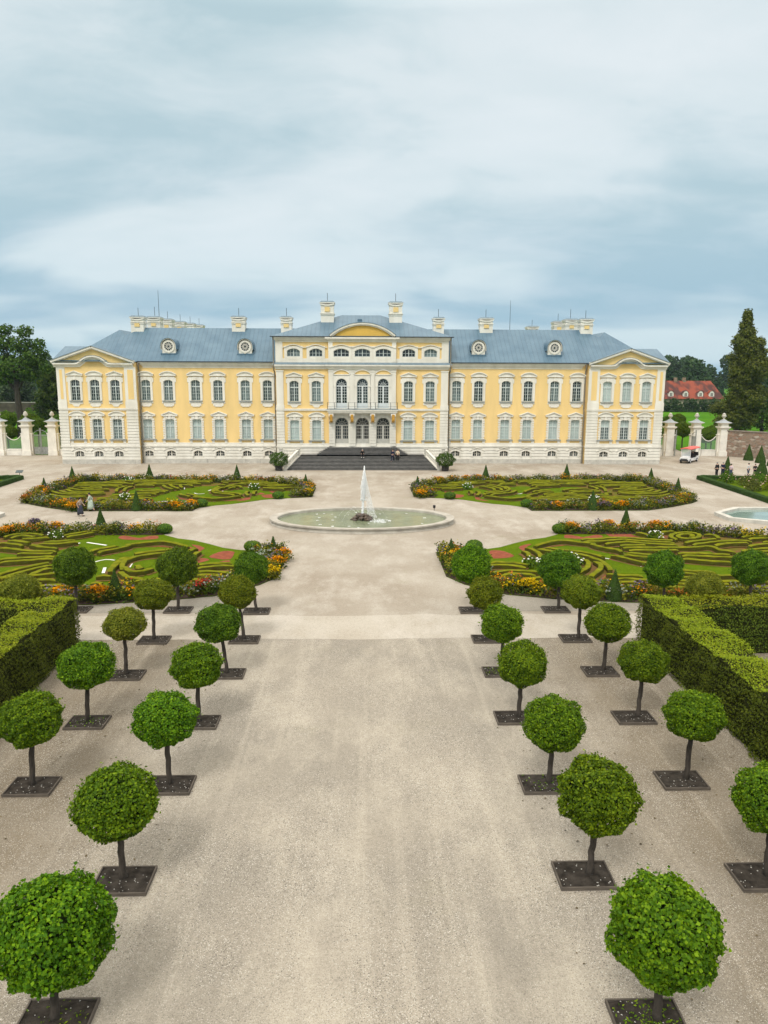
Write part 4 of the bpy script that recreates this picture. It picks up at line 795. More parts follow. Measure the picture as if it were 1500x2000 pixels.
def low_hedge(path, w=.44, h=.36, seed=0):
    rg = random.Random(seed); P = catmull(path); prof = [(-1, 0), (-1.02, .5), (-1.0, .90), (-.8, 1), (0, 1.02), (.8, 1), (1.0, .90), (1.02, .5), (1, 0)]; k = len(prof); v = []; f = []
    for i, p in enumerate(P):
        t = (P[min(i+1, len(P)-1)]-P[max(i-1, 0)]).normalized(); n = Vector((-t.y, t.x)); e = .8 if i in (0, len(P)-1) else 1
        for a, z in prof:
            j = 1+rg.uniform(-.09, .09); v.append((p.x+n.x*a*w/2*j*e, p.y+n.y*a*w/2*j*e, z*h*(1+rg.uniform(-.06, .06))*(e if z > .6 else 1)))
    for i in range(len(P)-1):
        for j in range(k-1): f.append((i*k+j, (i+1)*k+j, (i+1)*k+j+1, i*k+j+1))
    b = M(); b.add(v, f); b.face([v[j] for j in range(k)]); b.face([v[(len(P)-1)*k+j] for j in range(k-1, -1, -1)])
    n0 = len(f)
    return b
LAWN = bpy.data.materials.new('fine_lawn'); LAWN.use_nodes = True
def _lawn():
    t = LAWN.node_tree; p = t.nodes['Principled BSDF']; g = N('ShaderNodeNewGeometry', t); n = N('ShaderNodeTexNoise', t); n.inputs['Scale'].default_value = .8; n.inputs['Detail'].default_value = 8; n.inputs['Roughness'].default_value = .7; LK(g.outputs['Position'], n.inputs['Vector'], t)
    n3 = N('ShaderNodeTexNoise', t); n3.inputs['Scale'].default_value = 9; n3.inputs['Detail'].default_value = 5; LK(g.outputs['Position'], n3.inputs['Vector'], t)
    LK(mixc(t, mathn(t, 'ADD', mathn(t, 'MULTIPLY', ramp(t, n.outputs[0], [(.32, 0), (.68, 1)]), .5), mathn(t, 'MULTIPLY', ramp(t, n3.outputs[0], [(.35, 0), (.65, 1)]), .5)), (.050, .092, .002), (.112, .170, .004)), p.inputs['Base Color'], t); p.inputs['Roughness'].default_value = .95; p.inputs['Specular IOR Level'].default_value = .03
    n2 = N('ShaderNodeTexNoise', t); n2.inputs['Scale'].default_value = 30; LK(g.outputs['Position'], n2.inputs['Vector'], t); bp = N('ShaderNodeBump', t); bp.inputs['Strength'].default_value = .5; bp.inputs['Distance'].default_value = .04; LK(n2.outputs[0], bp.inputs['Height'], t); LK(bp.outputs[0], p.inputs['Normal'], t)
_lawn()
OLIVE = mat('rough_ground_cover', (.090, .105, .008), .95, .3, .9, .8, c2=(.17, .070, .035), bscale=16, spec=.05)
def border_pts(rng, n, width=1.75):
    """points in the flower border: along the outline except the concave lawn side"""
    seg = []; m = len(OUT)
    for i in range(0, 14): seg.append((OUT[i], OUT[i+1]))
    seg.append((OUT[21], OUT[0])); L_ = np.array([math.dist(a, c) for a, c in seg]); L_[-1] *= .8
    k = rng.choice(len(seg), n, p=L_/L_.sum()); u = rng.random(n); w = rng.random(n)
    A = np.array([s[0] for s in seg])[k]; B_ = np.array([s[1] for s in seg])[k]; d = B_-A; d /= np.linalg.norm(d, axis=1)[:, None]
    nrm = np.stack([d[:, 1], -d[:, 0]], 1)         # inward
    C_ = np.array([20., 15.]); mid = (A+B_)/2; sg = np.sign(((C_-mid)*nrm).sum(1)); nrm *= sg[:, None]
    P = A+(B_-A)*u[:, None]+nrm*(w*width+.1)[:, None]
    return P, w, np.cumsum(L_)[k]-L_[k]+u*L_[k]
FC = {'orange': (.64, .255, 0), 'yellow': (.50, .34, .004), 'olive': (.20, .19, .018), 'purple': (.13, .095, .155), 'lilac': (.20, .165, .22), 'white': (.40, .38, .30), 'red': (.33, .035, .025), 'rust': (.38, .13, .02), 'grey': (.22, .25, .20), 'dark': (.07, .035, .05)}
GRN = [(.075, .115, .012), (.12, .145, .015), (.05, .085, .015), (.17, .165, .018)]
def flower_mass(P, H, col, rng, ln=6, fl=5, size=.13):
    """tufts of leaves with blossoms above; returns verts, faces, tints"""
    n = len(P); V = []; F = []; T = []; off = 0
    g = np.array(GRN)[rng.integers(0, 4, n)]
    for kind, cnt in ((0, ln), (1, fl)):
        Q = np.repeat(P, cnt, 0)+rng.normal(0, .13, (n*cnt, 2)); hh = np.repeat(H, cnt)
        z = hh*(rng.uniform(.05, .9, n*cnt) if kind == 0 else rng.uniform(.62, 1.08, n*cnt))
        X = np.concatenate([Q, z[:, None]], 1); nv = np.tile([0, 0, 1. if kind else .5], (n*cnt, 1))
        v, f = leaves(X, nv, size*(1.35 if kind == 0 else .85), rng, .9 if kind == 0 else .45, 0, .55 if kind == 0 else 1.1)
        c = np.repeat(g if kind == 0 else col, cnt, 0)*rng.uniform(.8, 1.2, (n*cnt, 1)); c = np.repeat(np.concatenate([c, np.ones((n*cnt, 1))], 1), 4, 0)
        V.append(v); F.append(f+off); T.append(c); off += len(v)
    return np.concatenate(V), np.concatenate(F), np.concatenate(T)
CONE0 = None
def cone_tree(x, y, h, r, label, seed, group='clipped yew cones'):
    rg = random.Random(seed); b = M(); n = 18; pr = []
    for i in range(15):
        t = i/14; rr = r*(1-t)*(.93+.10*math.sin(math.pi*min(1, t*1.6)))+.025; pr.append((rr*rg.uniform(.97, 1.03), t*h))
    b.lathe(pr, n); v = np.array(b.v); rng = np.random.default_rng(seed); v[:, :2] *= rng.uniform(.95, 1.05, (len(v), 1))
    b.v = [tuple(q) for q in v]
    rt = empty('topiary_cone', (x, y, 0), label, 'topiary', group)
    b.build('foliage_core', CONE_G, rt, smooth=True)
    m_ = int(900*max(1, r*h)); t = 1-np.sqrt(rng.random(m_)); a = rng.uniform(0, 2*np.pi, m_); rr = r*(1-t)*(.93+.10*np.sin(np.pi*np.minimum(1, t*1.6)))+.03
    P = np.stack([rr*np.cos(a), rr*np.sin(a), t*h], 1); Nn = np.stack([np.cos(a), np.sin(a), np.full(m_, .4)], 1)
    vv, ff = leaves(P, Nn, .075, rng, .5, .4, .6); arr('needles', vv, ff, CONEL, rt)
    return rt
CONEL = leafmat('yew_needles', (.020, .045, .008), (.040, .080, .015), (.08, .125, .03), trans=.1)
def ball_bush(x, y, r, h, label, seed):
    rng = np.random.default_rng(seed); rt = empty('topiary_ball', (x, y, 0), label, 'topiary', 'clipped box balls')
    cv, cf = icos((r*.97, r*.97, h*.5), (0, 0, h*.48), 3, .03, seed); b = M(); b.add(cv, cf); b.build('foliage_core', BALL_G, rt, smooth=True)
    d = sph(700, rng); v, f = leaves(d*[r, r, h*.52]+[0, 0, h*.48], d, .08, rng, .5, .3, .7); arr('leaves', v, f, LEAF, rt); return rt
def rose_bush(x, y, r, h, label, seed, blossom=(.82, .82, .78), nb=20, cat='bush', name='flowering_bush', group='white flowering bushes', mt=None, n=420):
    rng = np.random.default_rng(seed); rt = empty(name, (x, y, 0), label, cat, group)
    d = sph(n, rng); d[:, 2] = np.abs(d[:, 2]); k = rng.uniform(.35, 1, n)[:, None]**.5
    P = d*k*[r, r, h]*(1+.18*np.sin(d[:, :1]*6+seed)*np.sin(d[:, 1:2]*5)); P[:, 2] += .12
    v, f = leaves(P, d, .15, rng, .8, .3, .7); arr('foliage', v, f, mt or LEAFD, rt)
    b = M()
    for q in range(5): a = q*1.3; b.tube([(0, 0, 0), (r*.4*math.cos(a), r*.4*math.sin(a), h*.5)], .025, 5)
    b.build('stems', DARKBARK, rt)
    if nb:
        d = sph(nb, rng); d[:, 2] = np.abs(d[:, 2])*.9+.2; b = M()
        for q in d: p = q*[r, r, h]*rng.uniform(.85, 1.08); s = rng.uniform(.04, .085); cv, cf = icos((s, s, s*.75), (p[0], p[1], p[2]+.15), 1, .15, int(rng.integers(999))); b.add(cv, cf)
        nm = {.82: 'white_blossom'}.get(blossom[0], 'pink_blossom'); b.build('blossoms', mat(nm, blossom, .8, .05, 9), rt)
    return rt
HSOIL = mat('hedge_soil', (.17, .085, .045), .97, .3, 1.2, .5, c2=(.10, .085, .012), bscale=14, spec=.05)
for bi, (bn, (sx, sy)) in enumerate(BEDS.items()):
    tf = lambda p: (AX+sx*p[0], AY+sy*p[1]); flip = sx*sy < 0
    rng = np.random.default_rng(100+bi)
    o = [tf(p) for p in OUT]; area = sum(o[i][0]*o[(i+1) % len(o)][1]-o[(i+1) % len(o)][0]*o[i][1] for i in range(len(o))); o = o if area > 0 else o[::-1]
    def poly(nm, pts, z0, z1, mt, sm=True):
        q = [tf(p) for p in pts]; ar = sum(q[i][0]*q[(i+1) % len(q)][1]-q[(i+1) % len(q)][0]*q[i][1] for i in range(len(q))); q = q if ar > 0 else q[::-1]
        if sm: q = [(p.x, p.y) for p in catmull(q+[q[0]], .5)[:-1]]
        b = M(); b.flat(q, z0, z1); return struct(b.build(nm, mt))
    b = M(); b.flat(o, -.01, .03); struct(b.build('parterre_lawn', LAWN))
    poly('ground_cover', [(17.2,19.9),(16.3,21.8),(17,22.9),(24,23.2),(32,23.4),(33.0,22),(33.0,14.8),(32.3,10.4),(31.5,9.3),(28,6.4),(23.3,6.3),(22.8,8.7),(21.5,10.9),(26.2,13.5),(26.2,17),(24.2,19.2)], .0, .034, OLIVE)
    poly('ground_cover', [(6.9,17.5),(8,16.5),(11,17.2),(14,19.8),(16.6,21.8),(13,22.6),(9.6,21.6),(7.4,19.7)], .0, .034, OLIVE)
    hs, rd, lw, wl = (H_R, RED_R, LAWN_R, WHITE_R) if sx > 0 else (H_L, RED_L, LAWN_L, WHITE_L)
    # bare strip of earth along the flower border
    for k, pt in enumerate(rd): poly('red_gravel', pt, .0, .042+.0005*k, REDG)
    for k, pt in enumerate(lw): poly('lawn_panel', pt, .0, .050+.0004*k, LAWN)
    for k, pt in enumerate(wl):
        P = catmull([tf(p) for p in pt], .4); b = M(); wd_ = .07 if len(pt) > 2 else .10
        lo, hi = [], []
        for i, p in enumerate(P):
            t = (P[min(i+1, len(P)-1)]-P[max(i-1, 0)]).normalized(); n = Vector((-t.y, t.x))*wd_; lo.append(p-n); hi.append(p+n)
        for i in range(len(P)-1): b.face([(lo[i].x, lo[i].y, .062), (lo[i+1].x, lo[i+1].y, .062), (hi[i+1].x, hi[i+1].y, .062), (hi[i].x, hi[i].y, .062)])
        struct(b.build('white_gravel', WHG))
    full = list(hs+HX); fine_ = [np.array([(z.x, z.y) for z in catmull(pt, .3)]) for pt in full]; allp = np.concatenate(fine_)
    def inside(P_, poly_):
        poly_ = np.array(poly_); ins = np.zeros(len(P_), bool); jx = len(poly_)-1
        for ix in range(len(poly_)):
            (x1, y1), (x2, y2) = poly_[ix], poly_[jx]; cond = ((y1 > P_[:, 1]) != (y2 > P_[:, 1])) & (P_[:, 0] < (x2-x1)*(P_[:, 1]-y1)/(y2-y1+1e-12)+x1); ins ^= cond; jx = ix
        return ins
    for A_ in list(fine_):
        if len(A_) < 7: continue
        t_ = np.gradient(A_, axis=0); t_ /= np.linalg.norm(t_, axis=1)[:, None]+1e-9; nr = np.stack([-t_[:, 1], t_[:, 0]], 1)
        for sd_ in (-.78, .78):
            off = A_+nr*sd_; ok = (off[:, 1] < 23.2) & (off[:, 1] > 6.4) & (off[:, 0] < 33.2) & (off[:, 0] > 8.5) & (off[:, 1] > 19.5-off[:, 0]*.62)
            for poly_ in lw: ok &= ~inside(off, poly_)
            ok &= np.linalg.norm(off[:, None]-allp[None], axis=2).min(1) > .62
            run = []; best = []
            for z in range(len(off)+1):
                if z < len(off) and ok[z]: run.append(off[z])
                else: best = run if len(run) > len(best) else best; run = []
            if len(best) >= 6 and len(full) < 66: full.append([tuple(map(float, b_)) for b_ in best[::3]]+[tuple(map(float, best[-1]))]); allp = np.concatenate([allp, np.array(best)])
    sb = M()
    for pt in full:
        Pq = catmull([tf(p) for p in pt], .5); zz_ = .058+.00007*len(sb.f)
        for i in range(len(Pq)-1):
            t = (Pq[i+1]-Pq[i]).normalized(); n = Vector((-t.y, t.x))*.40; sb.face([((Pq[i]-n).x, (Pq[i]-n).y, zz_), ((Pq[i+1]-n).x, (Pq[i+1]-n).y, zz_), ((Pq[i+1]+n).x, (Pq[i+1]+n).y, zz_), ((Pq[i]+n).x, (Pq[i]+n).y, zz_)])
            zz_ += .00003
    struct(sb.build('hedge_soil', HSOIL))
    for k, pt in enumerate(full):
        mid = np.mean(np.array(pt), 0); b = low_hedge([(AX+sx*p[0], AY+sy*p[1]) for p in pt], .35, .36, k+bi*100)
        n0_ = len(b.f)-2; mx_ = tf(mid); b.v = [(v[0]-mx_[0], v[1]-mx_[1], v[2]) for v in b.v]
        b.mi = [1 if (fi < n0_ and fi % 8 in (0, 1, 6, 7)) or fi >= n0_ else 0 for fi in range(len(b.f))]; h_ = b.build('box_hedge', [BOX_T, BOX_SHADED], None, (mx_[0], mx_[1], .0)); tag(h_, 'low clipped box hedge winding over the lawn of the %s parterre' % bn, 'hedge', 'low hedges of the %s parterre' % bn)
    # flower border: mixed mass, then the clumps that stand out
    P, w, s = border_pts(rng, 2600)
    seq = ['olive', 'purple', 'yellow', 'olive', 'grey', 'olive', 'lilac', 'olive', 'rust', 'yellow', 'purple', 'olive', 'grey', 'grey', 'orange', 'olive', 'rust', 'olive', 'lilac', 'olive']
    pid = ((s/1.35+bi*3.7+.8*np.sin(s*.7)).astype(int)+(w > .55)*7) % len(seq)
    col = np.array([FC[c] for c in seq])[pid]; mixk = rng.random(len(P)) < .10; col[mixk] = np.array(list(FC.values()))[rng.integers(0, len(FC), mixk.sum())]
    hgt = .50+.45*rng.random(len(P))*(1-.35*np.abs(w-.5))+.15*np.sin(s*2.3+bi)
    W_ = np.stack([AX+sx*P[:, 0], AY+sy*P[:, 1]], 1)
    v, f, t = flower_mass(W_, hgt, col, rng, 9, 3, .15)
    tag(arr('flower_border', v, f, TINT, tint=t), 'mixed flower border edging the %s parterre' % bn, 'flower border', None, 'stuff')
    so_ = M()
    for a, c in [(OUT[i], OUT[i+1]) for i in range(14)]+[(OUT[21], OUT[0])]:
        A, B_ = Vector(a), Vector(c); d = (B_-A).normalized(); n = Vector((d.y, -d.x)); n = n if (Vector((20, 15))-(A+B_)/2).dot(n) > 0 else -n
        q = [tf(A-d*.1), tf(B_+d*.1), tf(B_+n*1.9+d*.1), tf(A+n*1.9-d*.1)]; so_.face([(x, y, .055+.001*len(so_.f)) for x, y in q])
    struct(so_.build('border_soil', BEDSOIL))
# ------------------------------------------------------------------ cones, balls, bushes and bright clumps of the parterres
CN = [(-34.2,79.1,'at the outer corner of the far left parterre',1.45),(-34.5,87.6,'at the back outer corner of the far left parterre',1.6),(-25.7,88.5,'in the back far left parterre border before the left wing',1.75),(-15.2,88.05,'in the back far left parterre border nearer the staircase',1.75),(-6.55,82.3,'at the staircase end of the far left parterre',1.4),(-21.2,68.4,'in the front border of the far left parterre',1.7),
 (5.9,80.8,'at the staircase end of the far right parterre',1.4),(14.65,88.05,'in the back far right parterre border nearer the staircase',1.75),(24.7,88.9,'in the back far right parterre border nearer the right wing',1.75),(34.1,86.3,'at the back outer corner of the far right parterre',1.6),(33.8,77.9,'at the outer corner of the far right parterre',1.6),(21.65,68.4,'in the front border of the far right parterre',1.7),
 (-21.4,59.5,'in the back border of the near left parterre',1.65),(-6.35,50.7,'at the avenue tip of the near left parterre',1.25),(-13.95,40.4,'in the front border of the near left parterre',1.6),
 (6.05,49.8,'at the avenue tip of the near right parterre',1.25),(21.65,59.4,'in the back border of the near right parterre',1.65),(14.2,40.0,'in the front border of the near right parterre',1.6)]
for i, (x, y, wh, h) in enumerate(CN): cone_tree(x, y, h*1.12, h*.31, 'dark green clipped yew cone %s' % wh, 200+i)
BL = [(-8.0,52.0,'at the avenue end of the near left parterre'),(-15.9,58.2,'beside the back border of the near left parterre'),(8.0,52.1,'at the avenue end of the near right parterre'),(15.8,58.0,'beside the back border of the near right parterre'),(-8.8,75.0,'at the fountain end of the far left parterre'),(-15.6,70.3,'on the inner lawn edge of the far left parterre'),(8.8,74.7,'at the fountain end of the far right parterre'),(15.75,70.0,'on the inner lawn edge of the far right parterre')]
for i, (x, y, wh) in enumerate(BL): ball_bush(x, y, .62, .78, 'rounded box ball %s' % wh, 300+i)
WB = [(-23.55,55.9,'near left parterre, by its back border'),(11.1,47.1,'near right parterre, beside the red gravel scroll'),(14.1,47.7,'near right parterre, half hidden by a globe tree'),(22.5,55.3,'near right parterre, by its back border'),(-23.95,73.5,'far left parterre, behind the front border'),(-27.6,86.6,'far left parterre, near the back corner'),(-12.1,81.0,'far left parterre, nearer the staircase'),(11.5,81.1,'far right parterre, nearer the staircase'),(23.0,72.3,'far right parterre, behind the front border')]
for i, (x, y, wh) in enumerate(WB): rose_bush(x, y, .62, .62, 'small white flowering bush in the %s' % wh, 320+i)
FCL = [('orange',-24.6,58.7,'the back border of the near left parterre'),('orange',-27.8,57.0,'the outer back corner of the near left parterre'),('orange',-16.8,40.2,'the front border of the near left parterre, left of the cone'),('orange',-14.95,40.3,'the front border of the near left parterre, right beside the cone'),('orange',-5.45,49.1,'the avenue tip of the near left parterre, by the cone'),('orange',-5.7,46.9,'the avenue edge of the near left parterre'),('yellow',-5.8,44.6,'the avenue edge of the near left parterre, nearest the tree rows'),('orange',16.8,58.2,'the back border of the near right parterre beside the box ball'),('orange',6.5,49.0,'the avenue tip of the near right parterre'),('orange',20.2,59.2,'the back border of the near right parterre left of the cone'),('orange',24.0,58.9,'the back border of the near right parterre right of the cone'),('orange',-26.8,67.9,'the front border of the far left parterre behind the walking women'),('orange',-16.3,69.3,'the front border of the far left parterre at its inner end'),('orange',-17.6,68.2,'the front border of the far left parterre, on the path edge'),('yellow',-5.9,76.4,'the fountain tip of the far left parterre'),('orange',8.9,85.4,'the back border of the far right parterre nearest the staircase'),('orange',10.5,86.2,'the back border of the far right parterre, second from the staircase'),('orange',12.1,86.9,'the back border of the far right parterre, third from the staircase'),('orange',13.6,87.3,'the back border of the far right parterre beside the cone'),('orange',5.9,75.3,'the fountain tip of the far right parterre'),('orange',18.2,68.2,'the front border of the far right parterre left of the cone'),('orange',24.5,68.4,'the front border of the far right parterre right of the cone'),('yellow',32.4,73.3,'the outer tip of the far right parterre'),('purple',22.7,68.3,'the front border of the far right parterre close to the cone'),('purple',-27,60.0,'the back border of the near left parterre, outer part'),('rust',-33.2,72.3,'the outer tip of the far left parterre'),('orange',-34.2,78.2,'the outer corner of the far left parterre below the cone'),('yellow',9.6,41.4,'the front border of the near right parterre'),('red',-9.3,41.6,'the front border of the near left parterre near the avenue')]
for i, (c, x, y, wh) in enumerate(FCL):
    rng = np.random.default_rng(400+i); n = 46; P = rng.normal(0, .26, (n, 2)).clip(-.48, .48)
    v, f, t = flower_mass(P, .85-.35*np.linalg.norm(P, axis=1), np.tile(FC[c], (n, 1))*rng.uniform(.75, 1.25, (n, 1)), rng, 8, 6, .13)
    tag(arr('flower_clump', v, f, TINT, None, (x, y, .03), tint=t), '%s flower clump in %s' % (c, wh), 'flowers', 'bright flower clumps in the borders')
# ================================================================== fountain
fo = empty('fountain', (-.15, 62.75, 0), 'oval stone rimmed fountain pool with a tall white water jet', 'fountain')
EX, EY = 7.92, 5.05
b = M(); b.lathe([(1.0, -.05), (1.0, .05), (.985, .09), (.983, .28), (1.006, .33), (1.006, .44), (.925, .44), (.918, .38), (.918, -.2)], 96, (0, 0, 0), EX, EY)
rim = b.build('stone_rim', mat('fountain_stone', (.46, .435, .38), .85, .16, 1.3, .3, c2=(.34, .31, .26), bscale=14), fo)
def watermat(name, c, rough=.06, bs=.15):
    m = bpy.data.materials.new(name); m.use_nodes = True; t = m.node_tree; p = t.nodes['Principled BSDF']
    g = N('ShaderNodeNewGeometry', t); n = N('ShaderNodeTexNoise', t); n.inputs['Scale'].default_value = .8; n.inputs['Detail'].default_value = 4; LK(g.outputs['Position'], n.inputs['Vector'], t)
    LK(mixc(t, ramp(t, n.outputs[0], [(.35, 0), (.65, 1)]), tuple(x*.85 for x in c), tuple(x*1.1 for x in c)), p.inputs['Base Color'], t)
    p.inputs['Roughness'].default_value = rough; p.inputs['Specular IOR Level'].default_value = .5
    n2 = N('ShaderNodeTexNoise', t); n2.inputs['Scale'].default_value = 7; n2.inputs['Detail'].default_value = 3; LK(g.outputs['Position'], n2.inputs['Vector'], t)
    bp = N('ShaderNodeBump', t); bp.inputs['Strength'].default_value = bs; bp.inputs['Distance'].default_value = .05; LK(n2.outputs[0], bp.inputs['Height'], t); LK(bp.outputs[0], p.inputs['Normal'], t)
    return m
b = M(); b.face([(EX*.92*math.cos(a), EY*.92*math.sin(a), .2) for a in np.linspace(0, 2*math.pi, 73)[:-1]]); b.build('water', watermat('green_water', (.19, .22, .135), .15, .3), fo)
rg = random.Random(8); b = M()
for i in range(64):
    a = rg.uniform(0, 2*math.pi); l = i % 3; r = (.78, .66, .35)[l]*rg.uniform(.8, 1.1); s = rg.uniform(.14, .24)
    cv, cf = icos((s*1.2, s, s*.75), (r*math.cos(a), r*.85*math.sin(a), .22+.18*l+rg.uniform(-.03, .05)), 1, .25, i); b.add(cv, cf)
b.build('rock_pile', mat('wet_rock', (.11, .075, .05), .4, .45, 6, .5, c2=(.03, .022, .018), spec=.5), fo)
rng = np.random.default_rng(5)
def drops(P, s, name):
    o = np.array([[1,0,0],[-1,0,0],[0,1,0],[0,-1,0],[0,0,1.6],[0,0,-1.6]]); F = np.array([[0,2,4],[2,1,4],[1,3,4],[3,0,4],[2,0,5],[1,2,5],[3,1,5],[0,3,5]])
    v = (P[:, None, :]+o[None]*s[:, None, None]).reshape(-1, 3); f = (F[None]+np.arange(len(P))[:, None, None]*6).reshape(-1, 3)
    return arr(name, v, f, WATERW, fo)
n = 5600; t = rng.beta(1.1, 1.0, n); z = .6+4.25*t; wdt = .04+.07*np.sin(np.pi*np.clip(t, 0, 1))**1.2*(t > .3)-.03*t
drops(np.stack([.02+.17*t+rng.normal(0, 1, n)*wdt, rng.normal(0, 1, n)*wdt, z], 1), rng.uniform(.014, .034, n), 'water_jet')
n = 3200; t = rng.random(n)**.8; x = .22+.95*t**1.25*rng.uniform(.25, 1.1, n); drops(np.stack([x, rng.normal(0, .12, n)+.1*t, .3+4.3*(1-t)+rng.normal(0, .1, n)], 1), rng.uniform(.007, .017, n), 'falling_spray')
n = 260; drops(np.stack([1.5+rng.normal(0, .35, n), -.9+rng.normal(0, .35, n), .2+np.abs(rng.normal(0, .07, n))], 1), rng.uniform(.012, .03, n), 'splash')
for k, a in enumerate((.2, 1.3, 2.2, 2.9, 3.8, 5.4)):
    n = 70; t = rng.random(n); rr = .5+1.7*t; drops(np.stack([rr*math.cos(a), rr*math.sin(a)*.9, .75+2.0*t-2.5*t*t], 1)+rng.normal(0, .02, (n, 3)), rng.uniform(.006, .012, n), 'side_jet')
for k in range(20):
    a = rng.uniform(0, 2*np.pi); r = rng.uniform(.28, .82); n = 9; ang = np.linspace(0, 2*np.pi, n+1)[:-1]; q = rng.uniform(.5, 1.2, n); s = rng.uniform(.07, .15)
    b = M(); b.face([(EX*r*math.cos(a)+s*1.3*q[i]*math.cos(ang[i]), EY*r*math.sin(a)+s*.9*q[i]*math.sin(ang[i]), .212) for i in range(n)]); b.build('foam_patch', WATERW, fo)
# side pools
for s in (-1, 1):
    p = [(32.05, 65.7), (35.1, 68.3), (46, 68.3), (49, 65.7), (49, 62.8), (46, 61.1), (34.7, 61.1), (32.05, 62.9)]; c = np.array([40.5, 64.6])
    rt = empty('garden_pool', (0, 0, 0), 'octagonal stone edged pool of pale water at the %s edge of the court' % ('right' if s > 0 else 'left'), 'pool', 'side pools')
    P = [(s*x, y) for x, y in p]; I = [tuple(np.array([s*c[0], c[1]])+(np.array(q)-[s*c[0], c[1]])*[.935, .86]) for q in P]
    if s < 0: P, I = P[::-1], I[::-1]
    b = M(); m_ = 8
    for i in range(m_):
        j = (i+1) % m_
        for (A, B_, z0, z1) in ((P[i], P[j], -.05, .3), ): b.face([(A[0], A[1], z0), (B_[0], B_[1], z0), (B_[0], B_[1], z1), (A[0], A[1], z1)])
        b.face([(P[i][0], P[i][1], .3), (P[j][0], P[j][1], .3), (I[j][0], I[j][1], .3), (I[i][0], I[i][1], .3)]); b.face([(I[i][0], I[i][1], .3), (I[j][0], I[j][1], .3), (I[j][0], I[j][1], -.1), (I[i][0], I[i][1], -.1)])
    b.build('stone_rim', STONE, rt); b = M(); b.face([(x, y, .1) for x, y in I]); b.build('water', watermat('pool_water_%d' % s, (.20, .28, .25), .03, .03), rt)
# small things by the pools
o = empty('garden_spotlight', (6.55, 67.7, 0), 'small dark spotlight on a short stake behind the fountain rim', 'lamp'); b = M(); b.tube([(0, 0, 0), (0, 0, .32)], .025, 6); b.build('stake', IRON, o); b = M(); b.lathe([(.06, .3), (.12, .36), (.13, .56), (.10, .6)], 10); b.build('lamp_head', IRON, o)
o = empty('info_sign', (-41.9, 90.3, 0), 'slanted dark information panel on a post by the left hedge corner', 'sign'); b = M(); b.tube([(0, 0, 0), (0, 0, .75)], .035, 6); b.build('post', IRON, o)
b = M(); b.add([(-.42, -.22, .68), (.42, -.22, .68), (.42, .22, .92), (-.42, .22, .92), (-.42, -.22, .72), (.42, -.22, .72), (.42, .22, .96), (-.42, .22, .96)], [(0,3,2,1),(4,5,6,7),(0,1,5,4),(1,2,6,5),(2,3,7,6),(3,0,4,7)]); b.build('panel', mat('sign_panel', (.10, .13, .13), .4, .3, 5), o)
# rose quarters on both sides
for s, nm in ((1, 'right'), (-1, 'left')):
    pl = [(s*41.2, 89.5), (s*40.6, 70.5), (s*60, 70.5), (s*60, 86.2)]; b = M(); b.flat(pl if s < 0 else pl[::-1], -.01, .03)
    struct(b.build('rose_lawn', LAWN))
    for k, (A, B_, wh) in enumerate((((41.3, 89.4), (40.75, 70.7), 'along the court'), ((41.4, 89.4), (59.5, 86.3), 'along its palace side'))):
        b = low_hedge([(s*A[0], A[1]), (s*(A[0]+B_[0])/2, (A[1]+B_[1])/2), (s*B_[0], B_[1])], .7, .5, 900+k)
        tag(b.build('box_hedge', mat('dark_box', (.035, .07, .016), .95, .25, 5, .9, bscale=18, spec=.05)), 'dark low box hedge of the %s rose quarter %s' % (nm, wh), 'hedge', 'edging hedges of the rose quarters')
RB = [(43.2,86.2,.95,1.3,'dark green, behind the hedge corner',LEAFD),(44.6,83.9,1.3,1.2,'brownish, second from the hedge corner',TREEB),(46.6,85.6,1.1,1.2,'green, in the middle of the quarter',LEAFD),(43.1,79.9,.95,1.25,'reddish brown, nearest the court',TREEB),(45.4,80.2,1.2,1.0,'green with pale blossoms, at the frame edge',LEAFO),(48.3,86.0,1.0,1.0,'olive, at the far side of the quarter',LEAFO)]
for i, (x, y, r, h, wh, mt_) in enumerate(RB): rose_bush(x, y, r, h, 'rose bush in the right rose quarter, %s' % wh, 340+i, (.70, .45, .38), 10, name='rose_bush', group='rose bushes', mt=mt_, n=900)
RC = [(58.2,110.1,2.5,'nearest the gate pillar, in front of the rubble wall'),(58.3,106.8,2.6,'in front of the rubble wall, second from the gate pillar'),(58.0,103.0,2.6,'in front of the rubble wall, at the frame edge'),(47.0,93.9,2.4,'beside the group of visitors'),(49.6,90.3,2.9,'behind the rose bushes, the largest')]
for i, (x, y, h, wh) in enumerate(RC): cone_tree(x, y, h, h*.3, 'dark yew cone %s' % wh, 360+i)
# tub plants either side of the steps
for s, x, y in ((-1, -11.3, 97.6), (1, 10.75, 97.3)):
    rt = empty('potted_bay_tree', (x, y, 0), 'round dark shrub in a low dark tub at the %s foot of the staircase' % ('left' if s < 0 else 'right'), 'potted tree', 'tub plants at the staircase'); rng = np.random.default_rng(70+s)
    b = M(); b.lathe([(.42, 0), (.48, .1), (.52, .75), (.56, .8), (.5, .8), (.48, .7)], 14); b.build('tub', mat('tub', (.045, .04, .035), .8, .2, 5), rt)
    b = M(); b.tube([(0, 0, .6), (.03, 0, 1.2)], .07, 7); b.build('trunk', DARKBARK, rt)
    d = sph(3600, rng); P = d*(rng.uniform(.4, 1, 3600)**.4)[:, None]*[1.3, 1.3, 1.0]*(1+.14*np.sin(d[:, :1]*7+s)*np.cos(d[:, 2:]*6))+[0, 0, 1.5]
    v, f = leaves(P, d, .13, rng, .7, .4, .7); arr('crown', v, f, TREEL, rt)
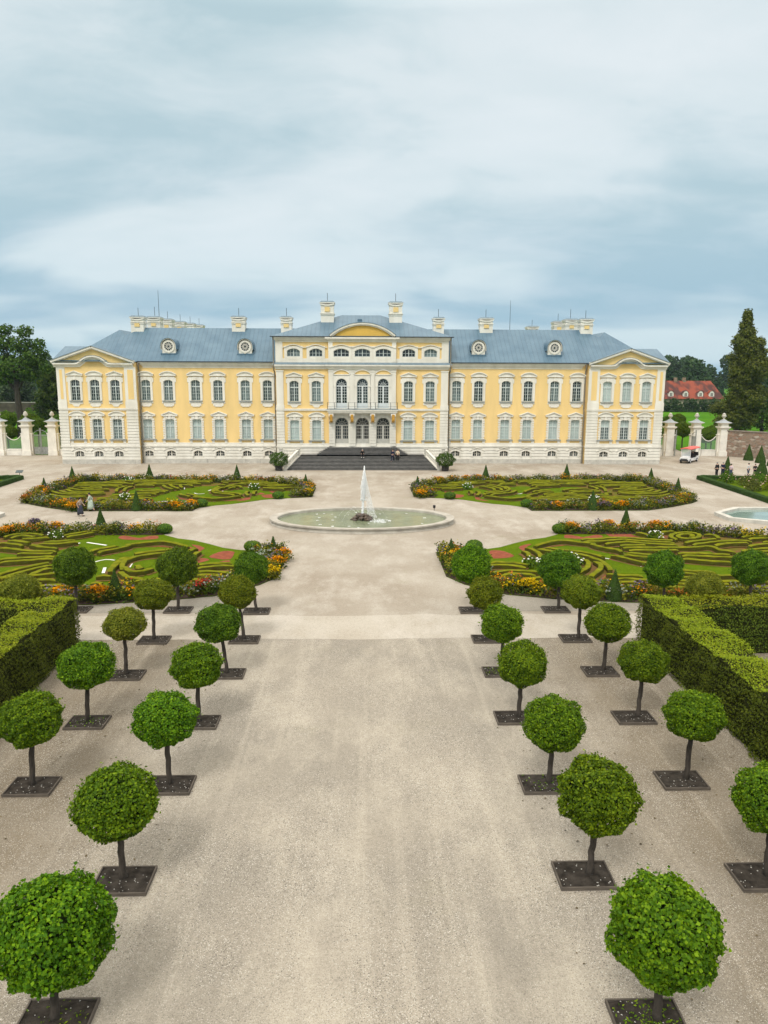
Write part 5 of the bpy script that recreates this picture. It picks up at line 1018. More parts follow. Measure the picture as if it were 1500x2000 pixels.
# ================================================================== gates, fences, rubble wall
VASE = M(); VASE.lathe([(.2, 0), (.22, .08), (.1, .18), (.12, .26), (.34, .5), (.36, .66), (.25, .74), (.28, .86), (.16, 1.0), (.05, 1.1)], 12); vme = me_of('vase', VASE, STONE)
GW = mat('gate_render', (.80, .77, .70), .9, .08, 1.2, .2)
def pillar(x, y, label):
    o = empty('gate_pillar', (x, y, 0), label, 'gate pillar', 'white gate pillars'); b = M()
    b.box(-.72, .72, -.72, .72, -.1, .75); b.box(-.6, .6, -.6, .6, .75, 4.3); b.frust(-.66, .66, -.66, .66, 4.3, -.85, .85, -.85, .85, 4.52); b.box(-.85, .85, -.85, .85, 4.52, 4.66)
    b.frust(-.6, .6, -.6, .6, 4.66, -.55, .55, -.55, .55, 5.05); b.frust(-.55, .55, -.55, .55, 5.05, -.95, .95, -.95, .95, 5.3)
    for s in (-1, 1): b.box(*sorted((s*.6, s*.85)), -.3, .3, -.05, 3.3); b.box(*sorted((s*.59, s*.92)), -.36, .36, 3.3, 3.42)
    b.build('shaft', GW, o); b = M(); b.frust(-1.0, 1.0, -1.0, 1.0, 5.3, -.45, .45, -.45, .45, 5.52); b.frust(-.45, .45, -.45, .45, 5.52, -.12, .12, -.12, .12, 5.85); b.build('lead_roof', mat('pale_lead', (.36, .39, .41), .6, .1, 2), o); link('vase', vme, o, (0, 0, 5.72))
for x, y, l in ((48.5,116.6,'white gate pillar with stone vase beside the right wing of the palace'),(52.75,116.6,'white gate pillar with vase behind the red roofed cart'),(56.95,116.3,'white gate pillar with stone vase where the rubble wall begins'),(-48.4,116.6,'white gate pillar with stone vase beside the left wing of the palace'),(-52.45,116.6,'white gate pillar with stone vase left of the closed grey gate'),(-56.6,116.6,'white gate pillar with stone vase cut by the left frame edge')): pillar(x, y, l)
GATEM = mat('gate_iron', (.30, .31, .29), .6, .15, 4)
def leaf_gate(parent, x0, x1, high_at):
    b = M(); w = x1-x0; s = 1 if w > 0 else -1; X = lambda q: x0+w*q
    b.box(*sorted((X(0), X(.05))), -.06, .06, .1, 3.5); b.box(*sorted((X(.93), X(1))), -.07, .07, .1, 4.2)
    for z in (.15, 1.15, 3.05): b.box(*sorted((X(.04), X(.94))), -.05, .05, z, z+.12)
    for k in range(1, 12): x = X(k/12); b.box(x-.018, x+.018, -.018, .018, .25, 3.1+.0*k)
    b.tube([(X(q), 0, 3.15+.75*math.sin(q*math.pi/2)) for q in np.linspace(0, 1, 7)], .05, 5)
    b.box(*sorted((X(.05), X(.93))), -.02, .02, .2, 1.15)
    return b.build('gate_leaf', GATEM, parent)
g = empty('iron_gate', (-50.4, 116.6, 0), 'closed grey iron double gate between two white pillars on the left', 'gate', 'iron gates'); leaf_gate(g, -1.4, -.02, 1); leaf_gate(g, 1.4, .02, 1)
g = empty('iron_gate', (50.6, 116.6, 0), 'grey iron double gate standing open behind the red roofed cart', 'gate', 'iron gates')
for s in (-1, 1):
    l = leaf_gate(g, 0, 1.4, 1); l.location = (s*1.35, 0, 0); l.rotation_euler = (0, 0, R(-98 if s < 0 else -78))
def fence(x0, x1, y, label):
    o = empty('fence_panel', ((x0+x1)/2, y, 0), label, 'fence', 'low fence panels between the pillars'); w = abs(x1-x0)/2; b = M(); b.box(-w, w, -.3, .3, -.05, .85); b.box(-w, w, -.36, .36, .85, .97); b.build('base_wall', GW, o)
    b = M(); zt = lambda x: 2.35+.75*(x/w)**2
    for k in range(int(w*2/.14)+1): x = -w+.07+k*.14; (b.box(x-.02, x+.02, -.02, .02, .97, zt(x)) if x < w else None)
    b.build('bars', mat('fence_green', (.24, .33, .29), .6, .1, 4), o); b = M(); b.tube([(x, 0, zt(x)) for x in np.linspace(-w, w, 11)], .06, 6); b.build('top_rail', WHI, o)
fence(53.75, 56.0, 116.5, 'low green barred fence with sagging white top rail beside the right gate'); fence(-55.7, -53.4, 116.6, 'low green barred fence with sagging white top rail beside the left gate')
fence(43.2, 47.5, 116.6, 'barred fence closing the gap between the right wing and its gate pillar'); fence(-47.4, -43.2, 116.6, 'barred fence closing the gap between the left wing and its gate pillar')
def rubble():
    m = bpy.data.materials.new('rubble'); m.use_nodes = True; t = m.node_tree; p = t.nodes['Principled BSDF']; g = N('ShaderNodeNewGeometry', t)
    mp = N('ShaderNodeMapping', t); mp.inputs['Scale'].default_value = (1, 1, 2.0); LK(g.outputs['Position'], mp.inputs[0], t)
    v = N('ShaderNodeTexVoronoi', t); v.inputs['Scale'].default_value = 1.9; LK(mp.outputs[0], v.inputs['Vector'], t); e = N('ShaderNodeTexVoronoi', t, feature='DISTANCE_TO_EDGE'); e.inputs['Scale'].default_value = 1.9; LK(mp.outputs[0], e.inputs['Vector'], t)
    sp = N('ShaderNodeSeparateColor', t); LK(v.outputs['Color'], sp.inputs[0], t); cr = N('ShaderNodeValToRGB', t); el = cr.color_ramp.elements; el.new(.35); el.new(.7)
    for q, (ps, c) in zip(el, ((0, (.16, .12, .09)), (.35, (.24, .18, .13)), (.7, (.25, .145, .10)), (1, (.42, .38, .32)))): q.position = ps; q.color = (*c, 1)
    LK(sp.outputs[0], cr.inputs[0], t); LK(mixc(t, ramp(t, e.outputs['Distance'], [(.02, 1), (.09, 0)]), cr.outputs[0], (.25, .22, .18)), p.inputs['Base Color'], t); p.inputs['Roughness'].default_value = .95
    bp = N('ShaderNodeBump', t); bp.inputs['Strength'].default_value = .8; bp.inputs['Distance'].default_value = .08; LK(e.outputs['Distance'], bp.inputs['Height'], t); LK(bp.outputs[0], p.inputs['Normal'], t); return m
RUB = rubble()
o = empty('rubble_wall', (57.6, 116.0, 0), 'brown rubble stone wall with flat coping running from the last right gate pillar', 'wall'); b = M(); b.box(0, 26, -.3, .3, -.1, 4.0); b.build('wall_body', RUB, o); b = M(); b.box(0, 26, -.42, .42, 4.0, 4.14); b.build('coping', mat('old_coping', (.26, .22, .18), .9, .2, 2), o); o.rotation_euler = (0, 0, R(-45))
o = empty('garden_wall', (-118, 232, 0), 'long dark brick wall with pale coping beyond the big left tree', 'wall'); b = M(); b.box(-60, 40, -.3, .3, 0, 3.7); b.build('wall_body', mat('old_brick', (.10, .085, .06), .95, .3, .6), o); b = M(); b.box(-60, 40, -.45, .45, 3.7, 3.95); b.build('coping', mat('pale_coping', (.30, .29, .25), .9, .15, 1), o)
# ================================================================== clipped trees behind the gates
k_ = 0
for x, y, z, r, wh in ((53.9,124,3.6,1.35,'seen through the open right gate'),(53.2,128,4.6,1.25,'second row, seen through the open right gate'),(58.0,124,2.5,1.3,'left one behind the right fence panel'),(59.6,125.5,2.9,1.35,'right one behind the right fence panel'),(50.1,126,2.9,1.3,'between the right wing and its gate'),(49.6,131,4.2,1.4,'tall, between the right wing and its gate'),(56.2,132,4.6,1.3,'third row behind the right gate'),
    (-59.4,125,2.9,1.35,'left one behind the left fence panel'),(-57.0,128,4.6,1.35,'second row behind the left fence panel'),(-54.8,126,4.0,1.35,'above the closed left gate'),(-52.4,129,4.2,1.45,'right one above the closed left gate'),(-61.8,130,4.6,1.5,'beyond the left frame pillar'),(-49.5,127,4.3,1.5,'between the left wing and its gate')):
    t = empty('globe_tree', (x, y, 0), 'dark clipped globe tree %s' % wh, 'tree', 'clipped trees behind the gates'); tr = link('trunk', TRUNK[k_ % 4], t); tr.scale = (1.4, 1.4, z-.8); c = link('crown', CROWN[k_ % 4], t, (0, 0, z)); c.scale = (r*1.12, r*1.12, r*.95); c.rotation_euler = (0, 0, k_); c.material_slots[0].link = 'OBJECT'; c.material_slots[0].material = LEAFD; k_ += 1
# ================================================================== big trees
def big_tree(loc, label, blobs, leafm, trunk, limbs, dens, size, seed, group=None, twig=0.15):
    rng = np.random.default_rng(seed); rt = empty('broadleaf_tree', loc, label, 'tree', group); V = []; F = []; off = 0
    for (x, y, z, rx, ry, rz) in blobs:
        n = int(dens*(rx*ry+rx*rz+ry*rz)); d = sph(n, rng); k = rng.uniform(.25, 1, n)**.42
        lump = 1+.20*np.sin(d[:, 0]*5+seed+x)*np.sin(d[:, 1]*5+z)+.16*np.sin(d[:, 2]*7+d[:, 0]*6+y)+.08*np.sin(d[:, 1]*13+d[:, 2]*11)
        keep = np.sin(d[:, 0]*9+x*3)*np.sin(d[:, 2]*8+z*2)+np.sin(d[:, 1]*10+y) > -1.25; P = (d*(k*lump)[:, None]*[rx, ry, rz]+[x, y, z])[keep]
        v, f = leaves(P, d[keep]+[0, 0, .3], size, rng, .6, .6, .8); V.append(v); F.append(f+off); off += len(v)
    arr('crown', np.concatenate(V), np.concatenate(F), leafm, rt)
    b = M(); b.tube(*trunk, 10); b.build('trunk', DARKBARK, rt, smooth=True)
    for p, r in limbs: b = M(); b.tube(p, r, 7); b.build('limb', DARKBARK, rt, smooth=True)
    return rt
rg = random.Random(12)
bl = []; PZ = [2.1, 5.4, 9.8, 14.1, 18.5, 22.9, 26.2]; PW = [4.6, 6.0, 5.9, 5.2, 4.1, 1.9, .2]; PC = [-.9, .2, 1.1, 1.3, 1.2, .3, .3]
for i in range(92):
    z = 2.2+23.6*(i/91)**1.05; w = np.interp(z, PZ, PW); a = i*2.4; q = rg.uniform(.25, .85)
    rr = rg.uniform(1.1, 2.0)*(1 if z < 20 else .6); bl.append((np.interp(z, PZ, PC)+max(0, w-rr*.6)*q*math.cos(a)*1.1, max(0, w-rr*.6)*q*math.sin(a)*1.1, z, rr, rr, rr*.8))
big_tree((80.2, 158, 0), 'tall olive green ragged tree rising behind the rubble wall', bl, TREEB, ([(0, 0, 0), (.1, 0, 8), (0, .1, 22)], [.6, .4, .1]), [([(0, 0, 5+i*3), (3*math.cos(i*2.2), 3*math.sin(i*2.2), 7+i*3)], [.18, .05]) for i in range(5)], 80, .42, 21)
bl = [(0,0,14,4.6,4.2,2.6),(-4.5,.5,15,3.6,3,2.5),(3.6,0,15.5,2.6,2.5,2.0),(1.2,0,18,2.4,2.4,1.8),(-2.4,0,18.6,2.6,2.4,1.9),(-5.5,0,18,2.6,2.4,2.0),(4.4,.3,18.2,1.7,1.6,1.2),(2.2,0,20.6,1.7,1.6,1.1),(-1.5,0,21,1.8,1.6,1.0),(5.3,0,16.6,1.3,1.2,.7),(-7,0,14,3,3,3),(-3,1,11.8,3.2,3,1.5),(2,1,12.2,2.5,2.5,1.1),(5.6,0,13.8,1.6,1.6,1.0)]
big_tree((-68.6, 150, 0), 'broad old deciduous tree with bare grey trunk behind the left gate', bl, TREEL, ([(0, 0, 0), (.1, 0, 4), (-.15, 0, 8), (0, 0, 11)], [.85, .62, .55, .5]), [([(0, 0, 8.5), (-2, 0, 11.5), (-4.2, .2, 15)], [.38, .25, .1]), ([(0, 0, 9), (1.6, 0, 12), (3.2, 0, 15.5)], [.36, .22, .08]), ([(0, 0, 10.5), (-.6, .2, 14), (-2, 0, 18.5)], [.4, .25, .08]), ([(0, 0, 10.8), (.9, 0, 15), (1.8, 0, 19.5)], [.3, .18, .06])], 52, .5, 33)
bl = []
for i in range(16): a = i*2.4; t = i/15; bl.append((2.6*math.cos(a)*(1.1-t*.6), 2.4*math.sin(a), 2.5+t*10.2, 2.6-.9*t, 2.5-.8*t, 1.9))
big_tree((-66.6, 163, 0), 'dark bushy tree growing close to the left palace wing', bl, TREEL, ([(0, 0, 0), (0, 0, 8)], [.5, .2]), [], 42, .55, 41)
big_tree((96, 166, 0), 'dark green tree at the right frame edge behind the tall ragged tree', [(0,0,4,4,4,4),(2,0,9,5,4.5,4),(-1,0,13,4,4,3.4),(2,0,16,3.6,3.4,2.6),(5,0,12,4,4,4)], TREEL, ([(0, 0, 0), (0, 0, 9)], [.6, .3]), [], 36, .62, 51)
big_tree((88.5, 163, 0), 'low green tree leaning against the right side of the tall ragged tree', [(0,0,3.6,3.2,3,2.8),(.5,0,6.8,2.6,2.4,2.2)], TREEL, ([(0, 0, 0), (0, 0, 4)], [.4, .2]), [], 36, .55, 53)
# far wood, shrub belt and the red roofed building
def wood(name, label, spots, size, dens, m_, seed):
    rng = np.random.default_rng(seed); V = []; F = []; off = 0
    for x, y, h, r in spots:
        for q in range(4):
            ang = rng.uniform(0, 6.28); c = np.array([x+r*.45*math.cos(ang), y+r*.4*math.sin(ang), h-r*(.65+.75*q*.9)]); n = int(dens*r*r); d = sph(n, rng); kk = 1+.22*np.sin(d[:, 0]*6+x)*np.sin(d[:, 2]*6+y)
            P = d*(rng.uniform(.5, 1, n)**.4*kk)[:, None]*[r*(.62+.13*q), r*(.62+.1*q), r*.72]+c; P = P[P[:, 2] > 0]
            v, f = leaves(P, np.tile([0, -.4, .6], (len(P), 1)), size, rng, .8, .3, .85); V.append(v); F.append(f+off); off += len(v)
    return tag(arr(name, np.concatenate(V), np.concatenate(F), m_), label, 'wood', None, 'stuff')
rg = random.Random(77); sp_ = []
for s in (-1, 1):
    for i in range(75): y = rg.uniform(330, 470); x = s*rg.uniform(.33*y, .33*y+200); sp_.append((x, y, (17.5+rg.uniform(-2.5, 4.5))*(1+(y-330)/900), rg.uniform(4.2, 6.6)))
for i in range(40): sp_.append((rg.uniform(-120, 120), rg.uniform(380, 470), rg.uniform(16, 20), rg.uniform(5, 7)))
wood('forest', 'far dark green wood closing the horizon behind the palace', sp_, 1.25, 15, FORL, 5)
sp_ = [(x+rg.uniform(-1, 1), 262+rg.uniform(-2, 2), 4.1+rg.uniform(-.5, .5), 2.3) for x in np.arange(84, 132, 2.6)]+[(x+rg.uniform(-1, 1), 262+rg.uniform(-3, 3), 5.8+rg.uniform(-1, 2.5), 3.2) for x in np.arange(134, 190, 3)]
wood('shrub_belt', 'belt of dark shrubs along the far edge of the lawn before the red roof', sp_, .55, 70, FORL, 6)
sp_ = [(x, 245+rg.uniform(-8, 25), rg.uniform(8, 14), rg.uniform(3.5, 5)) for x in np.arange(-175, -95, 4.5)]
wood('tree_belt', 'belt of mixed dark trees beyond the brick wall on the left', sp_, .8, 32, FORL, 7)
sp_ = [(x, 205+rg.uniform(-6, 10), rg.uniform(2.0, 3.4), rg.uniform(1.3, 2)) for x in np.arange(-128, -78, 2.2)]
wood('shrubs', 'rough green shrubs at the foot of the brick wall on the left', sp_, .4, 90, LEAFD, 9)
o = empty('red_roofed_house', (112, 281, 0), 'long low building under a weathered red tiled hip roof beyond the lawn', 'house')
b = M(); b.box(-40, 21, -6, 8, 0, 4.3); b.build('wall', mat('barn_wall', (.42, .36, .27), .9, .15, .6), o)
RT = mat('red_tile', (.25, .068, .042), .9, .3, .35, .3, c2=(.09, .045, .04), detail=9, bscale=3, stretch=(1, .8, .25), rs=(.44, .58), spec=.05)
b = M(); hip(b, -41, 22, -6.8, 8.8, 4.2, -36, 19.6, 1, 1, 10.8); b.build('roof', RT, o)
for x in (2.0, 7.5, 13.1, 17.3):
    b = M(); b.prism([(-.95, 0), (.95, 0), (.95, 1.2), (.6, 1.75), (0, 2.05), (-.6, 1.75), (-.95, 1.2)], -.2, 3, 0); d = b.build('dormer', WHI, o, (x, -5.6, 5.1)); b = M(); b.box(-.42, .42, -.26, -.19, .25, 1.2); b.build('pane', DARKG, d)
    b = M(); b.ribbon([(-1.1, 1.1), (-.65, 1.82), (0, 2.12), (.65, 1.82), (1.1, 1.1)], .1, -.35, 3.1); b.build('dormer_roof', RT, d); b = M(); b.box(-.04, .04, -.29, -.262, .25, 1.2); b.box(-.42, .42, -.288, -.263, .7, .77); b.build('glazing_bar', WHI, d)
for x in (6, 9.3): b = M(); b.box(x-.5, x+.5, .4, 1.4, 9.8, 12.0); b.build('chimney', mat('chimney_brick', (.30, .22, .15), .9, .2, 2), o)
# ================================================================== visitors
def skin_mesh(name, pts, edges, rad, mt, parent, sub=1):
    me = bpy.data.meshes.new(name); me.from_pydata(pts, edges, []); me.materials.append(mt); o = link(name, me, parent)
    md = o.modifiers.new('skin', 'SKIN'); md.use_smooth_shade = True
    sv = me.skin_vertices[0].data if me.skin_vertices else None
    if sv is None:
        bm = bmesh.new(); bm.from_mesh(me); bm.verts.layers.skin.verify(); bm.to_mesh(me); bm.free(); sv = me.skin_vertices[0].data
    for i, r in enumerate(rad): sv[i].radius = (r, r) if not isinstance(r, tuple) else r; sv[i].use_root = (i == 0)
    ss = o.modifiers.new('sub', 'SUBSURF'); ss.levels = ss.render_levels = sub
    return o
def cloth(n, c): return mat('cloth_'+n, c, .9, .2, 9)
def person(x, y, z, rz, label, top, bottom, hair, pose='stand', skirt=None, h=1.0, bag=None, longhair=False):
    """local frame: faces -y, feet at z = 0"""
    p = empty('person', (x, y, z), label, 'person', None, rz); p.scale = (h, h, h)
    if pose == 'sit': ph, kn, an, toe = .26, [(-.13, -.42, .38), (.15, -.45, .40)], [(-.14, -.62, -.02), (.17, -.66, -.02)], .2
    elif pose == 'walk': ph, kn, an, toe = .92, [(-.09, -.16, .50), (.10, .10, .48)], [(-.09, -.24, .07), (.10, .36, .12)], .2
    else: ph, kn, an, toe = .93, [(-.10, -.02, .50), (.11, .0, .50)], [(-.11, .02, .07), (.12, .03, .07)], .2
    lean = -.10 if pose == 'sit' else (-.04 if pose == 'walk' else 0)
    ch = (0, lean*.6, ph+.40); nk = (0, lean, ph+.56); hd = (0, lean-.03, ph+.68); tp = (0, lean-.02, ph+.78)
    if pose == 'sit': el = [(-.26, -.16, ph+.22), (.27, -.16, ph+.22)]; wr = [(-.16, -.40, ph+.17), (.16, -.42, ph+.18)]
    elif pose == 'walk': el = [(-.24, .14, ph+.24), (.24, -.10, ph+.24)]; wr = [(-.24, .06, ph+.02), (.22, -.26, ph+.10)]
    else: el = [(-.25, .04, ph+.22), (.25, .03, ph+.22)]; wr = [(-.23, -.10, ph+.0), (.22, -.14, ph+.06)]
    sh = [(-.18, lean*.8, ph+.47), (.18, lean*.8, ph+.47)]
    P = [(0, 0, ph), (0, lean*.3, ph+.2), ch, nk, hd, tp, (0, hd[1]-.105, hd[2]-.01)]; E = [(0, 1), (1, 2), (2, 3), (3, 4), (4, 5), (4, 6)]; Rr = [.13, .115, .135, .055, (.082, .095), .07, .018]
    for i in range(2):
        b0 = len(P); s = (-1, 1)[i]; w_ = Vector(wr[i]); d_ = (w_-Vector(el[i])).normalized(); hnd = w_+d_*.08
        P += [sh[i], el[i], wr[i], tuple(hnd)]; E += [(2, b0), (b0, b0+1), (b0+1, b0+2), (b0+2, b0+3)]; Rr += [.06, .045, .032, .036]
        sd = d_.cross(Vector((0, 1, .2))).normalized()
        for k in range(4): P.append(tuple(hnd+d_*(.085-.012*abs(k-1))+sd*(.026*(k-1.5))+Vector((0, -.02, 0)))); E.append((b0+3, len(P)-1)); Rr.append(.0095)
        P.append(tuple(w_+d_*.05+sd*.055)); E.append((b0+2, len(P)-1)); Rr.append(.011)
        b1 = len(P); hp = (s*.09, 0, ph-.05); an_ = an[i]; P += [hp, kn[i], an_, (an_[0], an_[1]-toe, an_[2]-.035)]; E += [(0, b1), (b1, b1+1), (b1+1, b1+2), (b1+2, b1+3)]; Rr += [.095, .062, .042, .035]
    skin_mesh('body', P, E, Rr, SKIN, p)
    T = [(0, 0, ph-.06), P[1], ch, (0, lean*.9, ph+.5)]; TE = [(0, 1), (1, 2), (2, 3)]; TR = [(.165, .125), (.15, .12), (.175, .13), .085]
    for i in range(2): b0 = len(T); T += [sh[i], el[i], tuple(Vector(el[i]).lerp(Vector(wr[i]), .8))]; TE += [(2, b0), (b0, b0+1), (b0+1, b0+2)]; TR += [.078, .062, .05]
    skin_mesh('top', T, TE, TR, top, p)
    if skirt:
        b = M(); n = 14; pr = [(.15, ph+.12), (.20, ph-.1), (.225, ph-.4), (.27, .22)]; b.lathe(pr, n, (0, 0, 0), 1, 1.15 if pose == 'walk' else .9); b.build('skirt', skirt, p, smooth=True)
    else:
        T = [(0, 0, ph)]; TE = []; TR = [.145]
        for i in range(2): b0 = len(T); an_ = an[i]; T += [(P[0][0]+(-.09, .09)[i], 0, ph-.06), kn[i], (an_[0], an_[1], an_[2]+.03)]; TE += [(0, b0), (b0, b0+1), (b0+1, b0+2)]; TR += [.112, .08, .065]
        skin_mesh('trousers', T, TE, TR, bottom, p)
    for i in range(2):
        an_ = an[i]; cv, cf = icos((.05, .14, .055), (an_[0], an_[1]-.09, an_[2]-.02), 2); b = M(); b.add(cv, cf); b.build('shoe', cloth('white_shoe', (.75, .75, .72)) if pose == 'sit' else cloth('shoe', (.09, .07, .06)), p, smooth=True)
    cv, cf = icos((.098, .112, .11), (hd[0], hd[1]+.025, hd[2]+.045), 2); b = M(); b.add(cv, cf)
    if longhair: cv, cf = icos((.095, .06, .20), (hd[0], hd[1]+.08, hd[2]-.10), 2); b.add(cv, cf)
    b.build('hair', hair, p, smooth=True)
    return p
HD = mat('dark_hair', (.025, .018, .014), .7, .2, 9); HG = mat('grey_hair', (.30, .29, .28), .8, .1, 9); HB = mat('brown_hair', (.09, .055, .03), .7, .2, 9)
NAVY = cloth('navy', (.012, .016, .045)); BLK = cloth('black', (.015, .015, .017)); CRM = cloth('cream', (.70, .58, .42)); JEAN = cloth('denim', (.06, .09, .15)); PINK = cloth('pale_pink', (.72, .58, .60)); MINT = cloth('mint_white', (.50, .60, .50)); BEI = cloth('beige', (.42, .33, .26)); DKP = cloth('dark_print', (.05, .055, .075)); WT = cloth('white', (.75, .75, .73))
person(-25.35, 65.6, 0, R(80), 'woman with long dark hair, beige top and long dark skirt walking left', BEI, None, HD, 'walk', DKP, .98, longhair=True)
pw = person(-25.3, 68.0, 0, R(-85), 'woman in a pale mint dress striding past the flower border with a dark bag', MINT, None, HD, 'walk', MINT, 1.0)
bg_ = M(); cv, cf = icos((.09, .2, .17), (.0, 0, 0), 2, .08, 3); bg_.add(cv, cf); bg_.tube([(0, -.14, .12), (0, -.05, .42), (0, .06, .42), (0, .14, .12)], .012, 5); tag(bg_.build('handbag', BLK, None, (-25.75, 67.9, .92), True), 'dark handbag carried by the woman in the mint dress', 'bag')
person(-.23, 101.02, 1.5, 0, 'person in black sitting on the top of the lower palace steps, white shoes', BLK, BLK, HG, 'sit')
person(3.85, 99.85, .90, R(160), 'person in a navy coat standing on the palace steps', NAVY, NAVY, HB, 'walk', None, 1.0)
person(4.55, 100.15, .90, R(175), 'person in a cream top and dark trousers beside the navy coat on the steps', CRM, BLK, HB, 'stand', None, .98)
person(44.4, 91.3, 0, R(200), 'tall person in a black coat standing by the right rose quarter, seen from behind', BLK, BLK, HG, 'stand', None, 1.1)
person(45.5, 92.0, 0, R(150), 'person in a dark navy jacket between the black coat and the pale blouse', NAVY, NAVY, HG, 'stand', None, 1.05)
person(46.4, 91.7, 0, R(120), 'dark haired person in a pale pink blouse right of the two dark coats', PINK, JEAN, HD, 'stand', None, .95)
person(48.95, 92.3, 0, R(30), 'person in a white top behind the rose bushes at the right', WT, JEAN, HD, 'stand', None, .95)
person(49.75, 92.2, 0, R(-30), 'person in dark clothes half hidden behind the rose bushes at the right', BLK, BLK, HD, 'stand', None, .9)
# ================================================================== sightseeing cart
ct = empty('golf_cart', (48.0, 107.6, 0), 'white open sightseeing cart with a salmon red roof parked by the right gate', 'cart', None, R(-40)); ct.scale = (1.1, 1.12, 1.08)
CW = mat('cart_white', (.78, .79, .80), .35, .04, 3, spec=.5); CR = mat('cart_red', (.72, .12, .10), .5, .06, 2); CB = mat('cart_black', (.02, .02, .022), .5, .1, 3)
b = M(); b.prism([(0, 0)]*0 or [(-.6, .34), (.6, .34), (.58, .62), (.5, .86), (-.5, .86), (-.58, .62)], -2.15, -1.35); b.frust(-.5, .5, -1.35, -1.25, .86, -.5, .5, -1.35, -1.28, 1.0); b.box(-.6, .6, -1.35, 2.1, .30, .40); b.box(-.62, .62, 1.3, 2.15, .40, .80)
for y in (-.45, .55): b.box(-.6, .6, y, y+.45, .40, .66)
b.build('body', CW, ct)
b = M(); b.box(-.55, .55, -2.22, -2.1, .36, .54); b.box(-.38, .38, -2.165, -2.14, .56, .66); b.build('bumper', CB, ct)
for y in (-.45, .55, 1.45): b = M(); b.box(-.56, .56, y+.02, y+.48, .66, .80); b.add([(-.56, y+.42, .8), (.56, y+.42, .8), (.56, y+.52, .8), (-.56, y+.52, .8), (-.54, y+.54, 1.28), (.54, y+.54, 1.28), (.54, y+.62, 1.28), (-.54, y+.62, 1.28)], [(0,3,2,1),(4,5,6,7),(0,1,5,4),(1,2,6,5),(2,3,7,6),(3,0,4,7)]); b.build('seat', CB, ct)
b = M(); n = 9; 
for i in range(n):
    a = -1+2*i/n; c = -1+2*(i+1)/n; z = lambda q: 2.06-.10*q*q; b.add([(a*.72, -1.75, z(a)), (c*.72, -1.75, z(c)), (c*.72, 2.25, z(c)), (a*.72, 2.25, z(a)), (a*.72, -1.75, z(a)-.09), (c*.72, -1.75, z(c)-.09), (c*.72, 2.25, z(c)-.09), (a*.72, 2.25, z(a)-.09)], [(0,1,2,3),(7,6,5,4),(0,4,5,1),(3,2,6,7),(0,3,7,4),(1,5,6,2)])
b.build('roof', CR, ct)
for s in (-1, 1):
    for y0, y1 in ((-1.42, -1.62), (.4, .4), (2.05, 2.15)): b = M(); b.tube([(s*.56, y0, .7), (s*.62, y1, 2.0)], .025, 6); b.build('roof_post', CW if y0 < 0 else CB, ct)
    b = M(); b.lathe([(.06, -.02), (.085, 0), (.07, .03)], 10, (0, 0, 0)); b.v = [(s*.42+v[0], -2.15-v[2], .70+v[1]) for v in b.v]; b.build('headlight', mat('lens', (.7, .72, .72), .1, .02, 3, spec=.6), ct)
    for y in (-1.5, 1.5):
        b = M(); b.lathe([(.12, -.1), (.25, -.1), (.28, -.05), (.28, .05), (.25, .1), (.12, .1)], 18); b.v = [(s*.56+v[2], y+v[0], .28+v[1]) for v in b.v]; w_ = b.build('wheel', CB, ct); b = M(); b.lathe([(.02, -.115), (.15, -.11), (.15, .11), (.02, .115)], 12); b.v = [(s*.56+v[2], y+v[0], .28+v[1]) for v in b.v]; b.build('rim', CW, w_)
gl = bpy.data.materials.new('windscreen'); gl.use_nodes = True; q = gl.node_tree.nodes['Principled BSDF']; q.inputs['Base Color'].default_value = (.75, .82, .85, 1); q.inputs['Roughness'].default_value = .05; q.inputs['Alpha'].default_value = .35
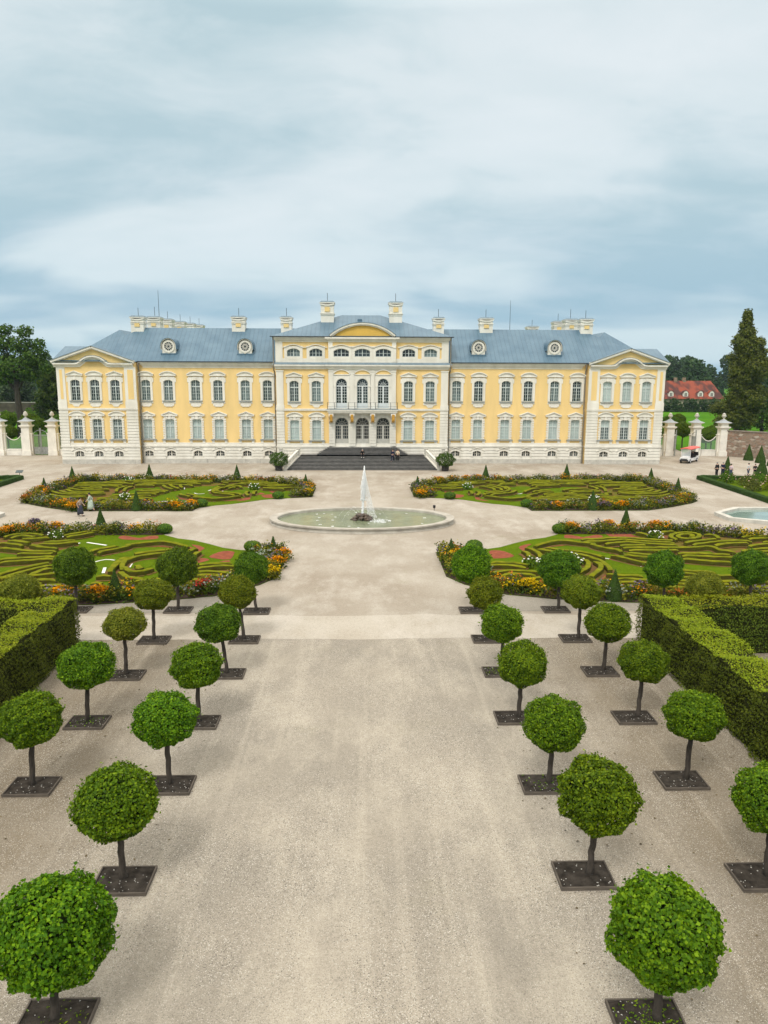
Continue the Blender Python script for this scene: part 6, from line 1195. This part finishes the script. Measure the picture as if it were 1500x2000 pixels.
b = M(); b.add([(-.54, -1.40, .98), (.54, -1.40, .98), (.58, -1.6, 1.92), (-.58, -1.6, 1.92), (-.54, -1.38, .98), (.54, -1.38, .98), (.58, -1.58, 1.92), (-.58, -1.58, 1.92)], [(0,1,2,3),(7,6,5,4),(0,4,5,1),(3,2,6,7),(0,3,7,4),(1,5,6,2)]); b.build('windscreen', gl, ct)
b = M(); b.tube([(-.28, -1.25, .9), (-.28, -.95, 1.05)], .02, 5); b.tube([(-.28+.17*math.cos(a), -.93-.05*math.sin(a), 1.06+.15*math.sin(a)) for a in np.linspace(0, 2*math.pi, 13)], .018, 5); b.build('steering_wheel', CB, ct)
mw = ct.matrix_basis.copy()
for lx, ly, l, tp in ((-.28, -.16, 'driver in dark clothes at the wheel of the sightseeing cart', BLK), (.28, .84, 'passenger in dark clothes on the second bench of the sightseeing cart', BLK), (-.25, 1.74, 'passenger in a navy jacket on the rear bench of the sightseeing cart', NAVY)):
    c, s = math.cos(R(-40)), math.sin(R(-40)); person(48.0+lx*c-ly*s, 107.6+lx*s+ly*c, .56, R(-40), l, tp, BLK, HD, 'sit', None, .95)
# scattered leaves and clods on the gravel near the trees (uncountable litter)
rng = np.random.default_rng(90); n = 420; side = rng.choice([-1, 1], n); P = np.stack([side*rng.uniform(5, 13, n)+rng.normal(0, .5, n), rng.uniform(9, 34, n), np.full(n, .018)], 1)
v, f = leaves(P, np.tile([0, 0, 1.], (n, 1)), .075, rng, .2, 0, .8); tag(arr('fallen_leaves', v, f, mat('dry_leaf', (.16, .12, .06), .9, .4, 3)), 'scattered fallen leaves on the gravel between the tree rows', 'leaf litter', None, 'stuff')

# ================================================================== air
b = M(); b.box(-900, 900, -60, 900, -1.5, 45); hz = b.build('haze', []); hz['kind'] = 'stuff'
hm = bpy.data.materials.new('haze'); hm.use_nodes = True; t = hm.node_tree; t.nodes.remove(t.nodes['Principled BSDF'])
pv = N('ShaderNodeVolumePrincipled', t); pv.inputs['Color'].default_value = (.70, .86, 1, 1); pv.inputs['Density'].default_value = .0001; pv.inputs['Anisotropy'].default_value = 0
LK(pv.outputs[0], t.nodes['Material Output'].inputs['Volume'], t); hz.data.materials.append(hm)
